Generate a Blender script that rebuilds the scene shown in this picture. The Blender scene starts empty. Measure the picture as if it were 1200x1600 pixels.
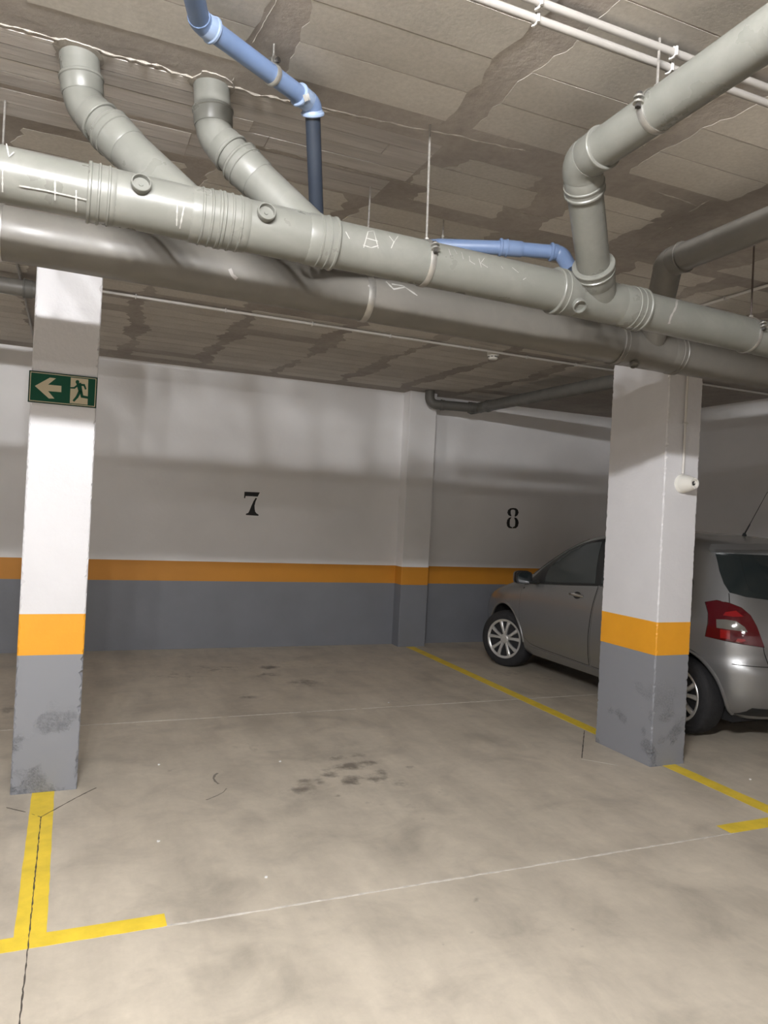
import bpy, bmesh, math, random
import numpy as np
from mathutils import Vector, Matrix
from mathutils.geometry import delaunay_2d_cdt

random.seed(7)
scene = bpy.context.scene
COL = scene.collection

# ------------------------------------------------------------------ camera
CAM_H = 1.55
FPX = 1160.26                      # focal length in pixels of the 1200x1600 frame
YAW, PITCH, ROLL = math.radians(22.961), math.radians(0.1), math.radians(2.8985)
_f = Vector((math.sin(YAW) * math.cos(PITCH), math.cos(YAW) * math.cos(PITCH), math.sin(PITCH)))
_r = _f.cross(Vector((0, 0, 1))).normalized()
_u = _r.cross(_f)
_c, _s = math.cos(ROLL), math.sin(ROLL)
RIGHT, UP, FWD = _c * _r + _s * _u, -_s * _r + _c * _u, _f
CAM = Vector((0, 0, CAM_H))
cam_data = bpy.data.cameras.new('camera')
cam_data.sensor_fit = 'VERTICAL'
cam_data.sensor_height = 36.0
cam_data.lens = FPX / 1600 * 36.0
cam_data.clip_start = 0.05
cam = bpy.data.objects.new('camera', cam_data)
COL.objects.link(cam)
cam.matrix_world = Matrix.Translation(CAM) @ Matrix((RIGHT, UP, -FWD)).transposed().to_4x4()
scene.camera = cam

# ------------------------------------------------------------------ world and exposure (closed basement: no sky)
world = bpy.data.worlds.new('world')
scene.world = world
world.use_nodes = True
world.node_tree.nodes['Background'].inputs[0].default_value = (0.9, 0.9, 0.95, 1)
world.node_tree.nodes['Background'].inputs[1].default_value = 0.0
vs = scene.view_settings
vs.view_transform = 'Standard'
vs.look = 'None'
vs.gamma = 1.0
vs.use_curve_mapping = False
vs.exposure = 0.0
scene.cycles.max_bounces = 10
scene.cycles.diffuse_bounces = 6
# ceiling lamps of the garage: x, y, watts-like strength, colour
LAMPS = [(-0.22, 0.36, 0, 670.0, (1.0, 0.99, 1.0), 'five bulb lamp on the ceiling above the near edge of the aisle'),
         (-0.45, -3.60, 1.10, 100.0, (1.0, 0.97, 0.95), 'tube light on the ceiling across the aisle'),
         (-6.20, 0.30, 1.10, 300.0, (1.0, 0.985, 1.0), 'tube light on the ceiling by the far side wall')]
CEIL = 3.0

# ------------------------------------------------------------------ pixel helpers (photo frame 1200x1600)
def ray(x, y):
    return RIGHT * ((x - 600) / FPX) - UP * ((y - 800) / FPX) + FWD
def onz(x, y, z=0.0):
    d = ray(x, y); return CAM + d * ((z - CAM_H) / d.z)
def ony(x, y, Y):
    d = ray(x, y); return CAM + d * (Y / d.y)
def oncyl(x, y, A, D, r):
    d = ray(x, y); D = D.normalized()
    o = CAM - A
    o2 = o - D * o.dot(D); d2 = d - D * d.dot(D)
    a, b, c = d2.dot(d2), 2 * o2.dot(d2), o2.dot(o2) - r * r
    q = max(b * b - 4 * a * c, 0.0)
    return CAM + d * ((-b - math.sqrt(q)) / (2 * a))

# ------------------------------------------------------------------ scene helpers
def tag(o, label=None, cat=None, group=None, kind=None):
    if label: o['label'] = label
    if cat: o['category'] = cat
    if group: o['group'] = group
    if kind: o['kind'] = kind
    return o
def empty(name, loc, label=None, cat=None, group=None):
    o = bpy.data.objects.new(name, None)
    o.empty_display_size = 0.1
    COL.objects.link(o); o.location = loc
    return tag(o, label, cat, group)
def wloc(o):
    v = Vector((0, 0, 0))
    while o is not None:
        v = v + Vector(o.location); o = o.parent
    return v

class MB:
    """collects geometry in world coordinates; build() links it as one mesh object under a parent"""
    def __init__(s): s.v, s.f, s.sm = [], [], []
    def add(s, vs_, fs, smooth=False):
        n = len(s.v); s.v += [Vector(p) for p in vs_]
        for f in fs: s.f.append(tuple(n + i for i in f)); s.sm.append(smooth)
        return s
    def box(s, x0, x1, y0, y1, z0, z1):
        p = [(x, y, z) for z in (z0, z1) for y in (y0, y1) for x in (x0, x1)]
        return s.add(p, [(0, 2, 3, 1), (4, 5, 7, 6), (0, 1, 5, 4), (2, 6, 7, 3), (0, 4, 6, 2), (1, 3, 7, 5)])
    def lathe(s, prof, o, d, seg=24, cap=True):
        """prof: (distance along d, radius)"""
        o, d = Vector(o), Vector(d).normalized()
        a = d.orthogonal().normalized() if abs(d.z) > .9 else d.cross(Vector((0, 0, 1))).normalized()
        b = d.cross(a)
        vs_, fs = [], []
        for t, r in prof:
            for k in range(seg):
                w = 2 * math.pi * k / seg
                vs_.append(o + d * t + (a * math.cos(w) + b * math.sin(w)) * r)
        for i in range(len(prof) - 1):
            for k in range(seg):
                k2 = (k + 1) % seg
                fs.append((i * seg + k, i * seg + k2, (i + 1) * seg + k2, (i + 1) * seg + k))
        s.add(vs_, fs, True)
        if cap:
            n = len(prof) - 1
            s.add(vs_[:seg][::-1], [tuple(range(seg))]); s.add(vs_[n * seg:], [tuple(range(seg))])
        return s
    def sweep(s, path, r, seg=16, cap=True, flat=1.0):
        path = [Vector(p) for p in path]
        rs = r if isinstance(r, (list, tuple)) else [r] * len(path)
        vs_, fs = [], []
        t0 = (path[1] - path[0]).normalized()
        a = t0.orthogonal().normalized() if abs(t0.z) > .9 else t0.cross(Vector((0, 0, 1))).normalized()
        for i, p in enumerate(path):
            t = (path[min(i + 1, len(path) - 1)] - path[max(i - 1, 0)]).normalized()
            a = (a - t * a.dot(t)).normalized(); b = t.cross(a)
            for k in range(seg):
                w = 2 * math.pi * k / seg
                vs_.append(p + (a * math.cos(w) + b * math.sin(w) * flat) * rs[i])
        for i in range(len(path) - 1):
            for k in range(seg):
                k2 = (k + 1) % seg
                fs.append((i * seg + k, i * seg + k2, (i + 1) * seg + k2, (i + 1) * seg + k))
        s.add(vs_, fs, True)
        if cap:
            n = len(path) - 1
            s.add(vs_[:seg][::-1], [tuple(range(seg))]); s.add(vs_[n * seg:], [tuple(range(seg))])
        return s
    def prism(s, poly, n):
        """poly: 3D outline; extruded by vector n"""
        n = Vector(n); k = len(poly); p = [Vector(q) for q in poly]
        s.add(p + [q + n for q in p], [tuple(range(k))[::-1], tuple(range(k, 2 * k))] +
              [(i, (i + 1) % k, k + (i + 1) % k, k + i) for i in range(k)])
        return s
    def build(s, name, mat, parent=None, local=False, loc=None):
        me = bpy.data.meshes.new(name)
        off = Vector((0, 0, 0)) if local else (wloc(parent) if parent is not None else Vector(loc or (0, 0, 0)))
        me.from_pydata([tuple(p - off) for p in s.v], [], s.f)
        me.polygons.foreach_set('use_smooth', s.sm)
        bm = bmesh.new(); bm.from_mesh(me); bmesh.ops.remove_doubles(bm, verts=bm.verts, dist=1e-6)
        bmesh.ops.recalc_face_normals(bm, faces=bm.faces); bm.to_mesh(me); bm.free()
        if any(s.sm): me.set_sharp_from_angle(angle=math.radians(38))
        me.materials.append(mat)
        o = bpy.data.objects.new(name, me); COL.objects.link(o)
        if parent is not None: o.parent = parent
        elif loc: o.location = loc
        return o

def arc(p0, corner, p1, R, n=8):
    """polyline p0 - rounded corner - p1 with bend radius R"""
    p0, c, p1 = Vector(p0), Vector(corner), Vector(p1)
    a, b = (p0 - c).normalized(), (p1 - c).normalized()
    ang = a.angle(b); t = R / math.tan(ang / 2)
    q0, q1 = c + a * t, c + b * t
    bis = (a + b).normalized(); cen = c + bis * (R / math.sin(ang / 2))
    out = [q0]
    u0, u1 = (q0 - cen), (q1 - cen)
    th = u0.angle(u1)
    for i in range(1, n):
        k = i / n
        out.append(cen + (u0 * math.sin((1 - k) * th) + u1 * math.sin(k * th)) / math.sin(th))
    out.append(q1)
    return q0, q1, out

# ------------------------------------------------------------------ materials
def new_mat(name):
    m = bpy.data.materials.new(name); m.use_nodes = True
    nt = m.node_tree; b = nt.nodes['Principled BSDF']
    return m, nt, b
def node(nt, t, **kw):
    n = nt.nodes.new(t)
    for k, v in kw.items(): setattr(n, k, v)
    return n
def noise(nt, vec, scale, detail=4, rough=.55, dist=0.0):
    n = node(nt, 'ShaderNodeTexNoise')
    n.inputs['Scale'].default_value = scale; n.inputs['Detail'].default_value = detail
    n.inputs['Roughness'].default_value = rough; n.inputs['Distortion'].default_value = dist
    nt.links.new(vec, n.inputs['Vector']); return n.outputs['Fac']
def ramp(nt, fac, stops):
    r = node(nt, 'ShaderNodeValToRGB')
    e = r.color_ramp.elements
    while len(e) < len(stops): e.new(0.5)
    for i, (p, c) in enumerate(stops):
        e[i].position = p
        e[i].color = (c, c, c, 1) if isinstance(c, (int, float)) else (*c, 1)
    nt.links.new(fac, r.inputs['Fac']); return r.outputs['Color']
def mix(nt, fac, a, b, mode='MIX'):
    m = node(nt, 'ShaderNodeMix', data_type='RGBA', blend_type=mode)
    for sock, v in ((m.inputs[0], fac), (m.inputs[6], a), (m.inputs[7], b)):
        if hasattr(v, 'links'): nt.links.new(v, sock)
        elif isinstance(v, (int, float)): sock.default_value = v
        else: sock.default_value = (*v, 1)
    return m.outputs[2]
def bump(nt, b, h, strength, dist=0.01):
    n = node(nt, 'ShaderNodeBump'); n.inputs['Strength'].default_value = strength
    n.inputs['Distance'].default_value = dist
    nt.links.new(h, n.inputs['Height']); nt.links.new(n.outputs['Normal'], b.inputs['Normal'])
def pos(nt, scale=None):
    g = node(nt, 'ShaderNodeNewGeometry').outputs['Position']
    if scale is None: return g
    m = node(nt, 'ShaderNodeMapping'); m.inputs['Scale'].default_value = scale
    nt.links.new(g, m.inputs['Vector']); return m.outputs['Vector']
def plain(name, c, rough=.5, metal=0.0, var=0.0, scale=6.0, bmp=0.0, bscale=40.0, spec=.5, vary_obj=0.0, stretch=None):
    m, nt, b = new_mat(name)
    b.inputs['Roughness'].default_value = rough; b.inputs['Metallic'].default_value = metal
    b.inputs['Specular IOR Level'].default_value = spec
    col = None
    p = pos(nt, stretch)
    if var:
        col = ramp(nt, noise(nt, p, scale), [(.3, tuple(x * (1 - var) for x in c)), (.7, tuple(min(1, x * (1 + var)) for x in c))])
    if vary_obj:
        oi = node(nt, 'ShaderNodeObjectInfo')
        f = ramp(nt, oi.outputs['Random'], [(0, 1 - vary_obj), (1, 1 + vary_obj * .6)])
        col = mix(nt, 1.0, col if col is not None else c, f, 'MULTIPLY')
    if col is not None: nt.links.new(col, b.inputs['Base Color'])
    else: b.inputs['Base Color'].default_value = (*c, 1)
    if bmp: bump(nt, b, noise(nt, p, bscale, 6, .6), bmp)
    return m

M = {}
M['white_paint'] = plain('white_paint', (.86, .86, .865), .55, var=.03, scale=2.0, bmp=.12, bscale=30)
M['shaded_orange_paint'] = plain('shaded_orange_paint', (.56, .235, .022), .5, var=.05, scale=3, bmp=.08, bscale=30)  # wall band orange, darkened so the lower wall's shade sits in the colour
M['shaded_grey_paint'] = plain('shaded_grey_paint', (.19, .20, .225), .5, var=.06, scale=2.5, bmp=.1, bscale=30)  # wall base grey, likewise darkened: shade of the lower wall put into colour
def pillar_grey():
    m, nt, b = new_mat('pillar_grey_paint')
    p = pos(nt)
    b.inputs['Roughness'].default_value = .45
    msk = ramp(nt, noise(nt, p, 5.0, 2), [(.52, 0.0), (.60, 1.0)])
    sep = node(nt, 'ShaderNodeSeparateXYZ'); nt.links.new(p, sep.inputs[0])
    low = ramp(nt, sep.outputs['Z'], [(.25, 1.0), (.62, 0.0)])
    m2 = mix(nt, 1.0, msk, low, 'MULTIPLY')
    fine = noise(nt, p, 70, 5, .7)
    h = mix(nt, m2, (.5, .5, .5), fine)
    bump(nt, b, h, .9, .02)
    col = mix(nt, m2, (.24, .25, .275), mix(nt, ramp(nt, fine, [(.35, 0.0), (.65, 1.0)]), (.17, .18, .2), (.30, .31, .335)))
    nt.links.new(col, b.inputs['Base Color'])
    return m
M['pillar_grey'] = pillar_grey()
M['pillar_white'] = plain('pillar_white_paint', (.66, .66, .68), .5, var=.025, scale=5, bmp=.25, bscale=22)
M['pillar_orange'] = plain('pillar_orange_paint', (.78, .35, .02), .45, var=.04, scale=5, bmp=.15, bscale=22)
M['yellow_line'] = plain('yellow_line_paint', (.84, .62, .05), .5, var=.12, scale=9, bmp=.1, bscale=60)
M['joint_light'] = plain('joint_filler', (.62, .59, .54), .8, var=.2, scale=25)
M['joint_dark'] = plain('saw_cut', (.07, .06, .05), .9, var=.4, scale=60)
M['rubber_mark'] = plain('rubber_mark', (.22, .20, .17), .8)
M['black_paint'] = plain('black_stencil_paint', (.012, .012, .014), .6)

def floor_mat():
    m, nt, b = new_mat('floor_concrete')
    p = pos(nt)
    big = noise(nt, p, .55, 5, .6)
    mid = noise(nt, p, 2.6, 6, .62, .6)
    col = ramp(nt, big, [(.3, (.495, .445, .365)), (.7, (.605, .545, .452))])
    col = mix(nt, .75, col, ramp(nt, mid, [(.28, .66), (.5, .99), (.75, 1.14)]), 'MULTIPLY')
    streak = noise(nt, pos(nt, (3.5, .8, 1)), 1.4, 5, .6)
    col = mix(nt, .5, col, ramp(nt, streak, [(.35, .78), (.6, 1.06)]), 'MULTIPLY')
    fine_ = noise(nt, p, 14, 6, .7, .3)
    col = mix(nt, .6, col, ramp(nt, fine_, [(.3, .88), (.7, 1.08)]), 'MULTIPLY')
    # old oil spots and dirt, stored per vertex
    at = node(nt, 'ShaderNodeAttribute', attribute_name='stain')
    edge = noise(nt, p, 11, 5, .65)
    add = node(nt, 'ShaderNodeMath', operation='MULTIPLY_ADD')
    nt.links.new(edge, add.inputs[0]); add.inputs[1].default_value = .9
    nt.links.new(at.outputs['Fac'], add.inputs[2])
    f = ramp(nt, add.outputs[0], [(.66, 0.0), (.92, 1.0)])
    lim = node(nt, 'ShaderNodeMath', operation='MULTIPLY'); nt.links.new(f, lim.inputs[0]); lim.inputs[1].default_value = .72
    col = mix(nt, lim.outputs[0], col, (.105, .088, .074))
    nt.links.new(col, b.inputs['Base Color'])
    nt.links.new(ramp(nt, mid, [(.3, .36), (.7, .58)]), b.inputs['Roughness'])
    b.inputs['Specular IOR Level'].default_value = .35
    bump(nt, b, noise(nt, p, 45, 6, .6), .06)
    return m
M['floor'] = floor_mat()

def concrete(name, c1, c2, stretch=None, vary=0.0, scale=3.0, bmp=.25, grain=30):
    m, nt, b = new_mat(name)
    p = pos(nt, stretch)
    col = ramp(nt, noise(nt, p, scale, 7, .65, .4), [(.28, c1), (.72, c2)])
    col = mix(nt, .5, col, ramp(nt, noise(nt, p, grain, 4, .6), [(.3, .8), (.7, 1.12)]), 'MULTIPLY')
    if vary:
        oi = node(nt, 'ShaderNodeObjectInfo')
        col = mix(nt, 1.0, col, ramp(nt, oi.outputs['Random'], [(0, 1 - vary), (1, 1 + vary * .5)]), 'MULTIPLY')
    nt.links.new(col, b.inputs['Base Color']); b.inputs['Roughness'].default_value = .85
    b.inputs['Specular IOR Level'].default_value = .2
    bump(nt, b, noise(nt, p, grain, 7, .65), bmp, .015)
    return m
M['ceil_base'] = concrete('ceiling_concrete', (.285, .257, .233), (.44, .405, .368), scale=2.2, bmp=.35, grain=26)
M['ceil_block'] = concrete('ceiling_block_concrete', (.49, .462, .418), (.60, .572, .522), vary=.14, scale=3, bmp=.08, grain=60)
M['ceil_board'] = concrete('board_marked_concrete', (.42, .388, .363), (.60, .57, .53), stretch=(.25, 3.0, 1), vary=.16, scale=5, bmp=.5, grain=18)
M['mortar'] = plain('white_mortar', (.36, .33, .29), .9, var=.2, scale=20, bmp=.6, bscale=60)

def pipe_mat(name, c, rough=.32, dust=.25, dustc=(.32, .31, .28)):
    m, nt, b = new_mat(name)
    p = pos(nt)
    d = ramp(nt, noise(nt, p, 7, 6, .7, .5), [(.45, 0.0), (.85, dust)])
    col = mix(nt, d, c, dustc)
    col = mix(nt, .4, col, ramp(nt, noise(nt, p, 2.5, 4), [(.3, .9), (.7, 1.06)]), 'MULTIPLY')
    nt.links.new(col, b.inputs['Base Color'])
    nt.links.new(ramp(nt, noise(nt, p, 9, 4), [(.3, rough * .75), (.7, rough * 1.5)]), b.inputs['Roughness'])
    bump(nt, b, noise(nt, p, 25, 3), .03)
    return m
M['pvc'] = pipe_mat('grey_pvc', (.145, .147, .130))
M['pvc_dark'] = pipe_mat('dusty_grey_pvc', (.14, .133, .118), .38, .3, (.23, .21, .182))
M['pvc_far'] = pipe_mat('dark_grey_pvc', (.115, .112, .10), .45, .2, (.22, .20, .18))
M['blue_pvc'] = pipe_mat('blue_pvc', (.105, .155, .265), .35, .2, (.28, .32, .38))
M['blue_ring'] = pipe_mat('pale_blue_pvc', (.19, .25, .36), .4, .2, (.36, .4, .46))
M['navy_pipe'] = pipe_mat('dark_blue_pipe', (.020, .027, .040), .45, .10, (.08, .09, .11))
M['zinc'] = plain('zinc_plated_steel', (.48, .47, .44), .38, .85, var=.15, scale=30)
M['rod'] = plain('threaded_rod_steel', (.42, .40, .37), .5, .7, var=.2, scale=80, bmp=.8, bscale=300)
M['dark_rod'] = plain('rusty_rod_steel', (.12, .095, .085), .6, .4, var=.2, scale=60)
M['dark_bolt'] = plain('dark_bolt_steel', (.09, .085, .08), .45, .7)
M['conduit'] = plain('conduit_plastic', (.30, .285, .265), .45, var=.06, scale=8)
M['clip'] = plain('white_clip_plastic', (.52, .51, .49), .45)
M['chalk'] = plain('white_chalk', (.36, .355, .33), .9, var=.1, scale=60)
M['device'] = plain('white_device_plastic', (.74, .73, .68), .4)
M['device_dark'] = plain('device_slot', (.03, .03, .03), .6)
M['sign_green'] = plain('sign_green', (.008, .075, .043), .5, spec=.15)
M['sign_dark'] = plain('sign_edge_green', (.005, .038, .025), .5, spec=.15)
M['sign_cream'] = plain('sign_cream', (.56, .50, .36), .5, spec=.2)
M['lamp_base'] = plain('lamp_housing', (.7, .7, .68), .5)
def emit(name, c, s):
    m, nt, b = new_mat(name)
    b.inputs['Base Color'].default_value = (*c, 1)
    b.inputs['Emission Color'].default_value = (*c, 1); b.inputs['Emission Strength'].default_value = s
    return m

# ------------------------------------------------------------------ lamps
TUBE_R, BULB_R = .019, .032
for lx, ly, ll, lw, lc, lab in LAMPS:
    if ll == 0:
        t = empty('bulb_lamp', (lx, ly, CEIL), lab, 'lamp')
        MB().box(lx - .56, lx + .56, ly - .04, ly + .04, CEIL - .018, CEIL).build('housing', M['lamp_base'], t)
        for k in (-2, -1, 0, 1, 2):
            MB().lathe([(.018, .016), (.034, .014)], (lx + .25 * k, ly, CEIL), (0, 0, -1), 16).build('bulb_socket', M['lamp_base'], t)
            prof = [(.032 + BULB_R * (1 - math.cos(a)), max(.001, BULB_R * math.sin(a))) for a in [math.pi * q / 12 for q in range(13)]]
            MB().lathe(prof, (lx + .25 * k, ly, CEIL), (0, 0, -1), 24).build('bulb', emit('bulb_glow', lc, lw / 5 / (math.pi * 4 * math.pi * BULB_R ** 2)), t)
        continue
    t = empty('tube_light', (lx, ly, CEIL), lab, 'lamp')
    MB().box(lx - ll / 2 - .03, lx + ll / 2 + .03, ly - .03, ly + .03, CEIL - .030, CEIL).build('housing', M['lamp_base'], t)
    for k in (-1, 1):
        MB().box(lx + k * (ll / 2 + .012) - .012, lx + k * (ll / 2 + .012) + .012, ly - .022, ly + .022, CEIL - .085, CEIL - .025).build('end_socket', M['lamp_base'], t)
    area = 2 * math.pi * TUBE_R * ll
    MB().lathe([(0, TUBE_R), (ll, TUBE_R)], (lx - ll / 2, ly, CEIL - .06), (1, 0, 0), 20).build('tube', emit('tube_glow', lc, lw / (math.pi * area)), t)

# ------------------------------------------------------------------ floor
X0, X1, Y0, Y1 = -9.0, 6.88, -7.0, 8.09
def grid_axis(a, b, lo, hi, fine, coarse):
    out = list(np.arange(a, lo, coarse)) + list(np.arange(lo, hi, fine)) + list(np.arange(hi, b, coarse)) + [b]
    return np.array(sorted(set(np.round(out, 4))))
gx = grid_axis(X0, X1, -1.2, 6.0, .035, .5); gy = grid_axis(Y0, Y1, .3, 8.05, .035, .5)
gx[-1], gy[-1] = X1, Y1
GX, GY = np.meshgrid(gx, gy)
stain = np.zeros_like(GX)
SPOTS = [  # pixel centre, half-width px, half-height px, strength
    (548, 1197, 26, 7, .50), (575, 1192, 18, 6, .45), (515, 1210, 18, 8, .42), (548, 1219, 18, 8, .5), (477, 1222, 16, 7, .42),
    (474, 1234, 22, 7, .42), (500, 1222, 12, 6, .4), (588, 1216, 24, 9, .4), (528, 1185, 16, 6, .34), (600, 1205, 14, 7, .34),
    (625, 1225, 16, 8, .3), (525, 1243, 9, 4, .38), (640, 1200, 12, 5, .32), (590, 1255, 20, 7, .25), (645, 1262, 18, 7, .24),
    (690, 1235, 9, 4, .3), (670, 1280, 20, 8, .2), (560, 1180, 20, 5, .3),
    (420, 1043, 14, 3.5, .55), (418, 1054, 24, 4, .33), (475, 1066, 30, 6, .40), (388, 1089, 18, 5, .36), (340, 1045, 60, 7, .28),
    (280, 1055, 50, 8, .26), (440, 1035, 70, 8, .2), (500, 1040, 50, 7, .2), (395, 1170, 18, 7, .28), (360, 1168, 26, 8, .16),
    (5, 1110, 22, 7, .4), (240, 1205, 34, 8, .18), (420, 1225, 16, 6, .2), (460, 1250, 26, 8, .16), (900, 1455, 8, 4, .25),
    (745, 1405, 6, 2.5, .4), (735, 1458, 8, 4, .3), (772, 1448, 12, 4, .26), (690, 1476, 6, 3, .3), (915, 1478, 8, 3, .3),
    (920, 1390, 10, 4, .22), (495, 1430, 6, 4, .25), (320, 1391, 4, 3, .4), (800, 1500, 9, 5, .2), (820, 1225, 90, 14, .14),
    (730, 1190, 60, 10, .12), (850, 1120, 60, 9, .15), (1130, 1225, 40, 12, .12), (850, 1060, 30, 8, .2), (790, 1052, 24, 6, .3)]
for px, py, hw, hh, st in SPOTS:
    c = onz(px, py); dx = onz(px + hw, py) - c; dy = onz(px, py - hh) - c
    det = dx.x * dy.y - dx.y * dy.x
    u = ((GX - c.x) * dy.y - (GY - c.y) * dy.x) / det
    v = (-(GX - c.x) * dx.y + (GY - c.y) * dx.x) / det
    stain = np.maximum(stain, st * np.exp(-(u * u + v * v) * .8))
ny_, nx_ = GX.shape
verts = np.stack([GX.ravel(), GY.ravel(), np.zeros(GX.size)], 1)
idx = np.arange(GX.size).reshape(ny_, nx_)
faces = np.stack([idx[:-1, :-1].ravel(), idx[:-1, 1:].ravel(), idx[1:, 1:].ravel(), idx[1:, :-1].ravel()], 1)
me = bpy.data.meshes.new('floor')
me.from_pydata(verts.tolist(), [], faces.tolist())
at = me.attributes.new('stain', 'FLOAT', 'POINT'); at.data.foreach_set('value', stain.ravel().astype(np.float32))
me.materials.append(M['floor'])
floor = bpy.data.objects.new('floor', me); COL.objects.link(floor)
tag(floor, 'smooth beige concrete garage floor with oil spots', None, None, 'structure')

def ribbon(name, pts, w, mat, z=.0012, jit=0.0, step=.06, parent=floor, label=None, gaps=0.0):
    """flat strip painted or cut along the floor"""
    pts = [Vector(p) for p in pts]; dense = []
    for a, b in zip(pts, pts[1:]):
        n = max(1, int((b - a).length / step))
        dense += [a + (b - a) * (i / n) for i in range(n)]
    dense.append(pts[-1])
    L, R = [], []
    for i, p in enumerate(dense):
        t = (dense[min(i + 1, len(dense) - 1)] - dense[max(i - 1, 0)]).normalized()
        n = Vector((-t.y, t.x, 0))
        L.append(p + n * (w / 2 + random.uniform(-jit, jit)) + Vector((0, 0, z - p.z)))
        R.append(p - n * (w / 2 + random.uniform(-jit, jit)) + Vector((0, 0, z - p.z)))
    k = len(dense); mb = MB()
    vs_ = L + R + [q - Vector((0, 0, z)) for q in L + R]
    fs = []
    for i in range(k - 1):
        if gaps and random.random() < gaps: continue
        fs.append((i, i + 1, k + i + 1, k + i))
        fs.append((i, i + 1, 2 * k + i + 1, 2 * k + i)); fs.append((k + i, k + i + 1, 3 * k + i + 1, 3 * k + i))
    mb.add(vs_, fs)
    o = mb.build(name, mat, parent)
    if label: o['label'] = label
    return o
V3 = lambda x, y, z=0.0: Vector((x, y, z))
# painted bay lines
ribbon('bay_line', [V3(-.055, 2.872), V3(-.055, 4.262)], .107, M['yellow_line'], .0010, .0015, .05, label='yellow bay line running from the pillar with the exit sign')
ribbon('bay_line', [V3(-.50, 2.830), V3(.402, 2.830)], .086, M['yellow_line'], .0012, .0015, .05, label='short yellow cross stroke below the pillar with the exit sign')
ribbon('bay_line', [V3(-.055, 4.72), V3(-.055, 7.88)], .107, M['yellow_line'], .0010, .0015, .05)
ribbon('bay_line', [V3(3.685, 2.87), V3(3.685, 3.715)], .107, M['yellow_line'], .0010, .0015, .05, label='yellow bay line running from the pillar beside the car')
ribbon('bay_line', [V3(3.20, 2.832), V3(4.20, 2.832)], .096, M['yellow_line'], .0012, .0015, .05, label='short yellow cross stroke near the pillar beside the car')
ribbon('bay_line', [V3(3.695, 4.27), V3(3.755, 7.88)], .105, M['yellow_line'], .0010, .0015, .05, label='yellow line between bay seven and the car')
# saw cut joints
ribbon('floor_joint', [V3(.39, 2.787), V3(3.22, 2.783)], .010, M['joint_light'], .0009, .003, .03)
ribbon('floor_joint', [V3(4.2, 2.785), V3(6.85, 2.785)], .010, M['joint_light'], .0009, .003, .03)
ribbon('floor_joint', [V3(-8.9, 2.785), V3(-.5, 2.785)], .010, M['joint_light'], .0009, .003, .05)
ribbon('floor_joint', [V3(-8.9, 5.440), V3(6.85, 5.446)], .010, M['joint_light'], .0009, .004, .05, gaps=.06)
ribbon('floor_joint', [onz(64, 1277), onz(43, 1487), onz(30, 1600), V3(-.07, .6)], .0042, M['joint_dark'], .0016, .0018, .02)
ribbon('floor_joint', [onz(64, 1277), onz(120, 1246), onz(150, 1231)], .004, M['joint_dark'], .0016, .0015, .02)
ribbon('floor_joint', [onz(64, 1277), onz(40, 1269), onz(10, 1262)], .003, M['joint_dark'], .0016, .001, .02, gaps=.4)
ribbon('floor_joint', [onz(913, 1142), onz(909, 1185)], .006, M['joint_dark'], .0016, .0015, .02)
ribbon('floor_joint', [onz(909, 1186), onz(965, 1196)], .005, M['joint_light'], .0009, .0015, .02)
ribbon('tyre_scuff', [onz(322, 1250), onz(331, 1246.5), onz(340, 1243), onz(348, 1238.5), onz(354, 1232)], .006, M['rubber_mark'], .0008, .002, .02)
ribbon('tyre_scuff', [onz(340, 1208), onz(335.5, 1211), onz(334, 1216), onz(336.5, 1221), onz(342, 1225)], .010, M['rubber_mark'], .0008, .003, .02)
for px, py in [(248, 1195), (247, 1315), (607, 1098), (438, 1190), (416, 1371), (1172, 1218)]:
    c = onz(px, py); r = .008
    MB().prism([c + V3(r * random.uniform(.6, 1.3) * math.cos(a), r * random.uniform(.6, 1.3) * math.sin(a)) for a in [k * math.pi / 3 for k in range(6)]],
               (0, 0, .004)).build('paint_chip', M['white_paint'], floor)

# ------------------------------------------------------------------ walls
G0, G1 = .725, .935              # grey dado top, orange band top
def banded_wall(name, x0, x1, y0, y1, face, label):
    """face: inward side '-y','+y','-x','+x' carrying the painted bands"""
    w = MB().box(x0, x1, y0, y1, 0, CEIL).build(name, M['white_paint'])
    tag(w, label, None, None, 'structure')
    e = .0025
    for nm, z0, z1, m in (('orange_band', G0, G1, 'shaded_orange_paint'), ('grey_band', .0, G0, 'shaded_grey_paint')):
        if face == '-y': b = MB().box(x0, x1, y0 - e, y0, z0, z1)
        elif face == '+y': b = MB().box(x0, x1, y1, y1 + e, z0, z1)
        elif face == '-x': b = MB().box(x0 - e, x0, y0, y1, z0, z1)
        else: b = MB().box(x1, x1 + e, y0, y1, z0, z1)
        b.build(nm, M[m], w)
    return w
T = .2
wall_back = banded_wall('wall_back', X0, X1 + T, Y1, Y1 + T, '-y', 'white rear garage wall with orange band over grey base')
wall_right = banded_wall('wall_right', X1, X1 + T, Y0, Y1, '-x', 'white side wall beyond the parked car')
wall_left = banded_wall('wall_left', X0 - T, X0, Y0, Y1 + T, '+x', 'white side wall at the far end of the garage')
wall_front = banded_wall('wall_front', X0 - T, X1 + T, Y0 - T, Y0, '+y', 'white wall on the far side of the aisle')

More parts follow.
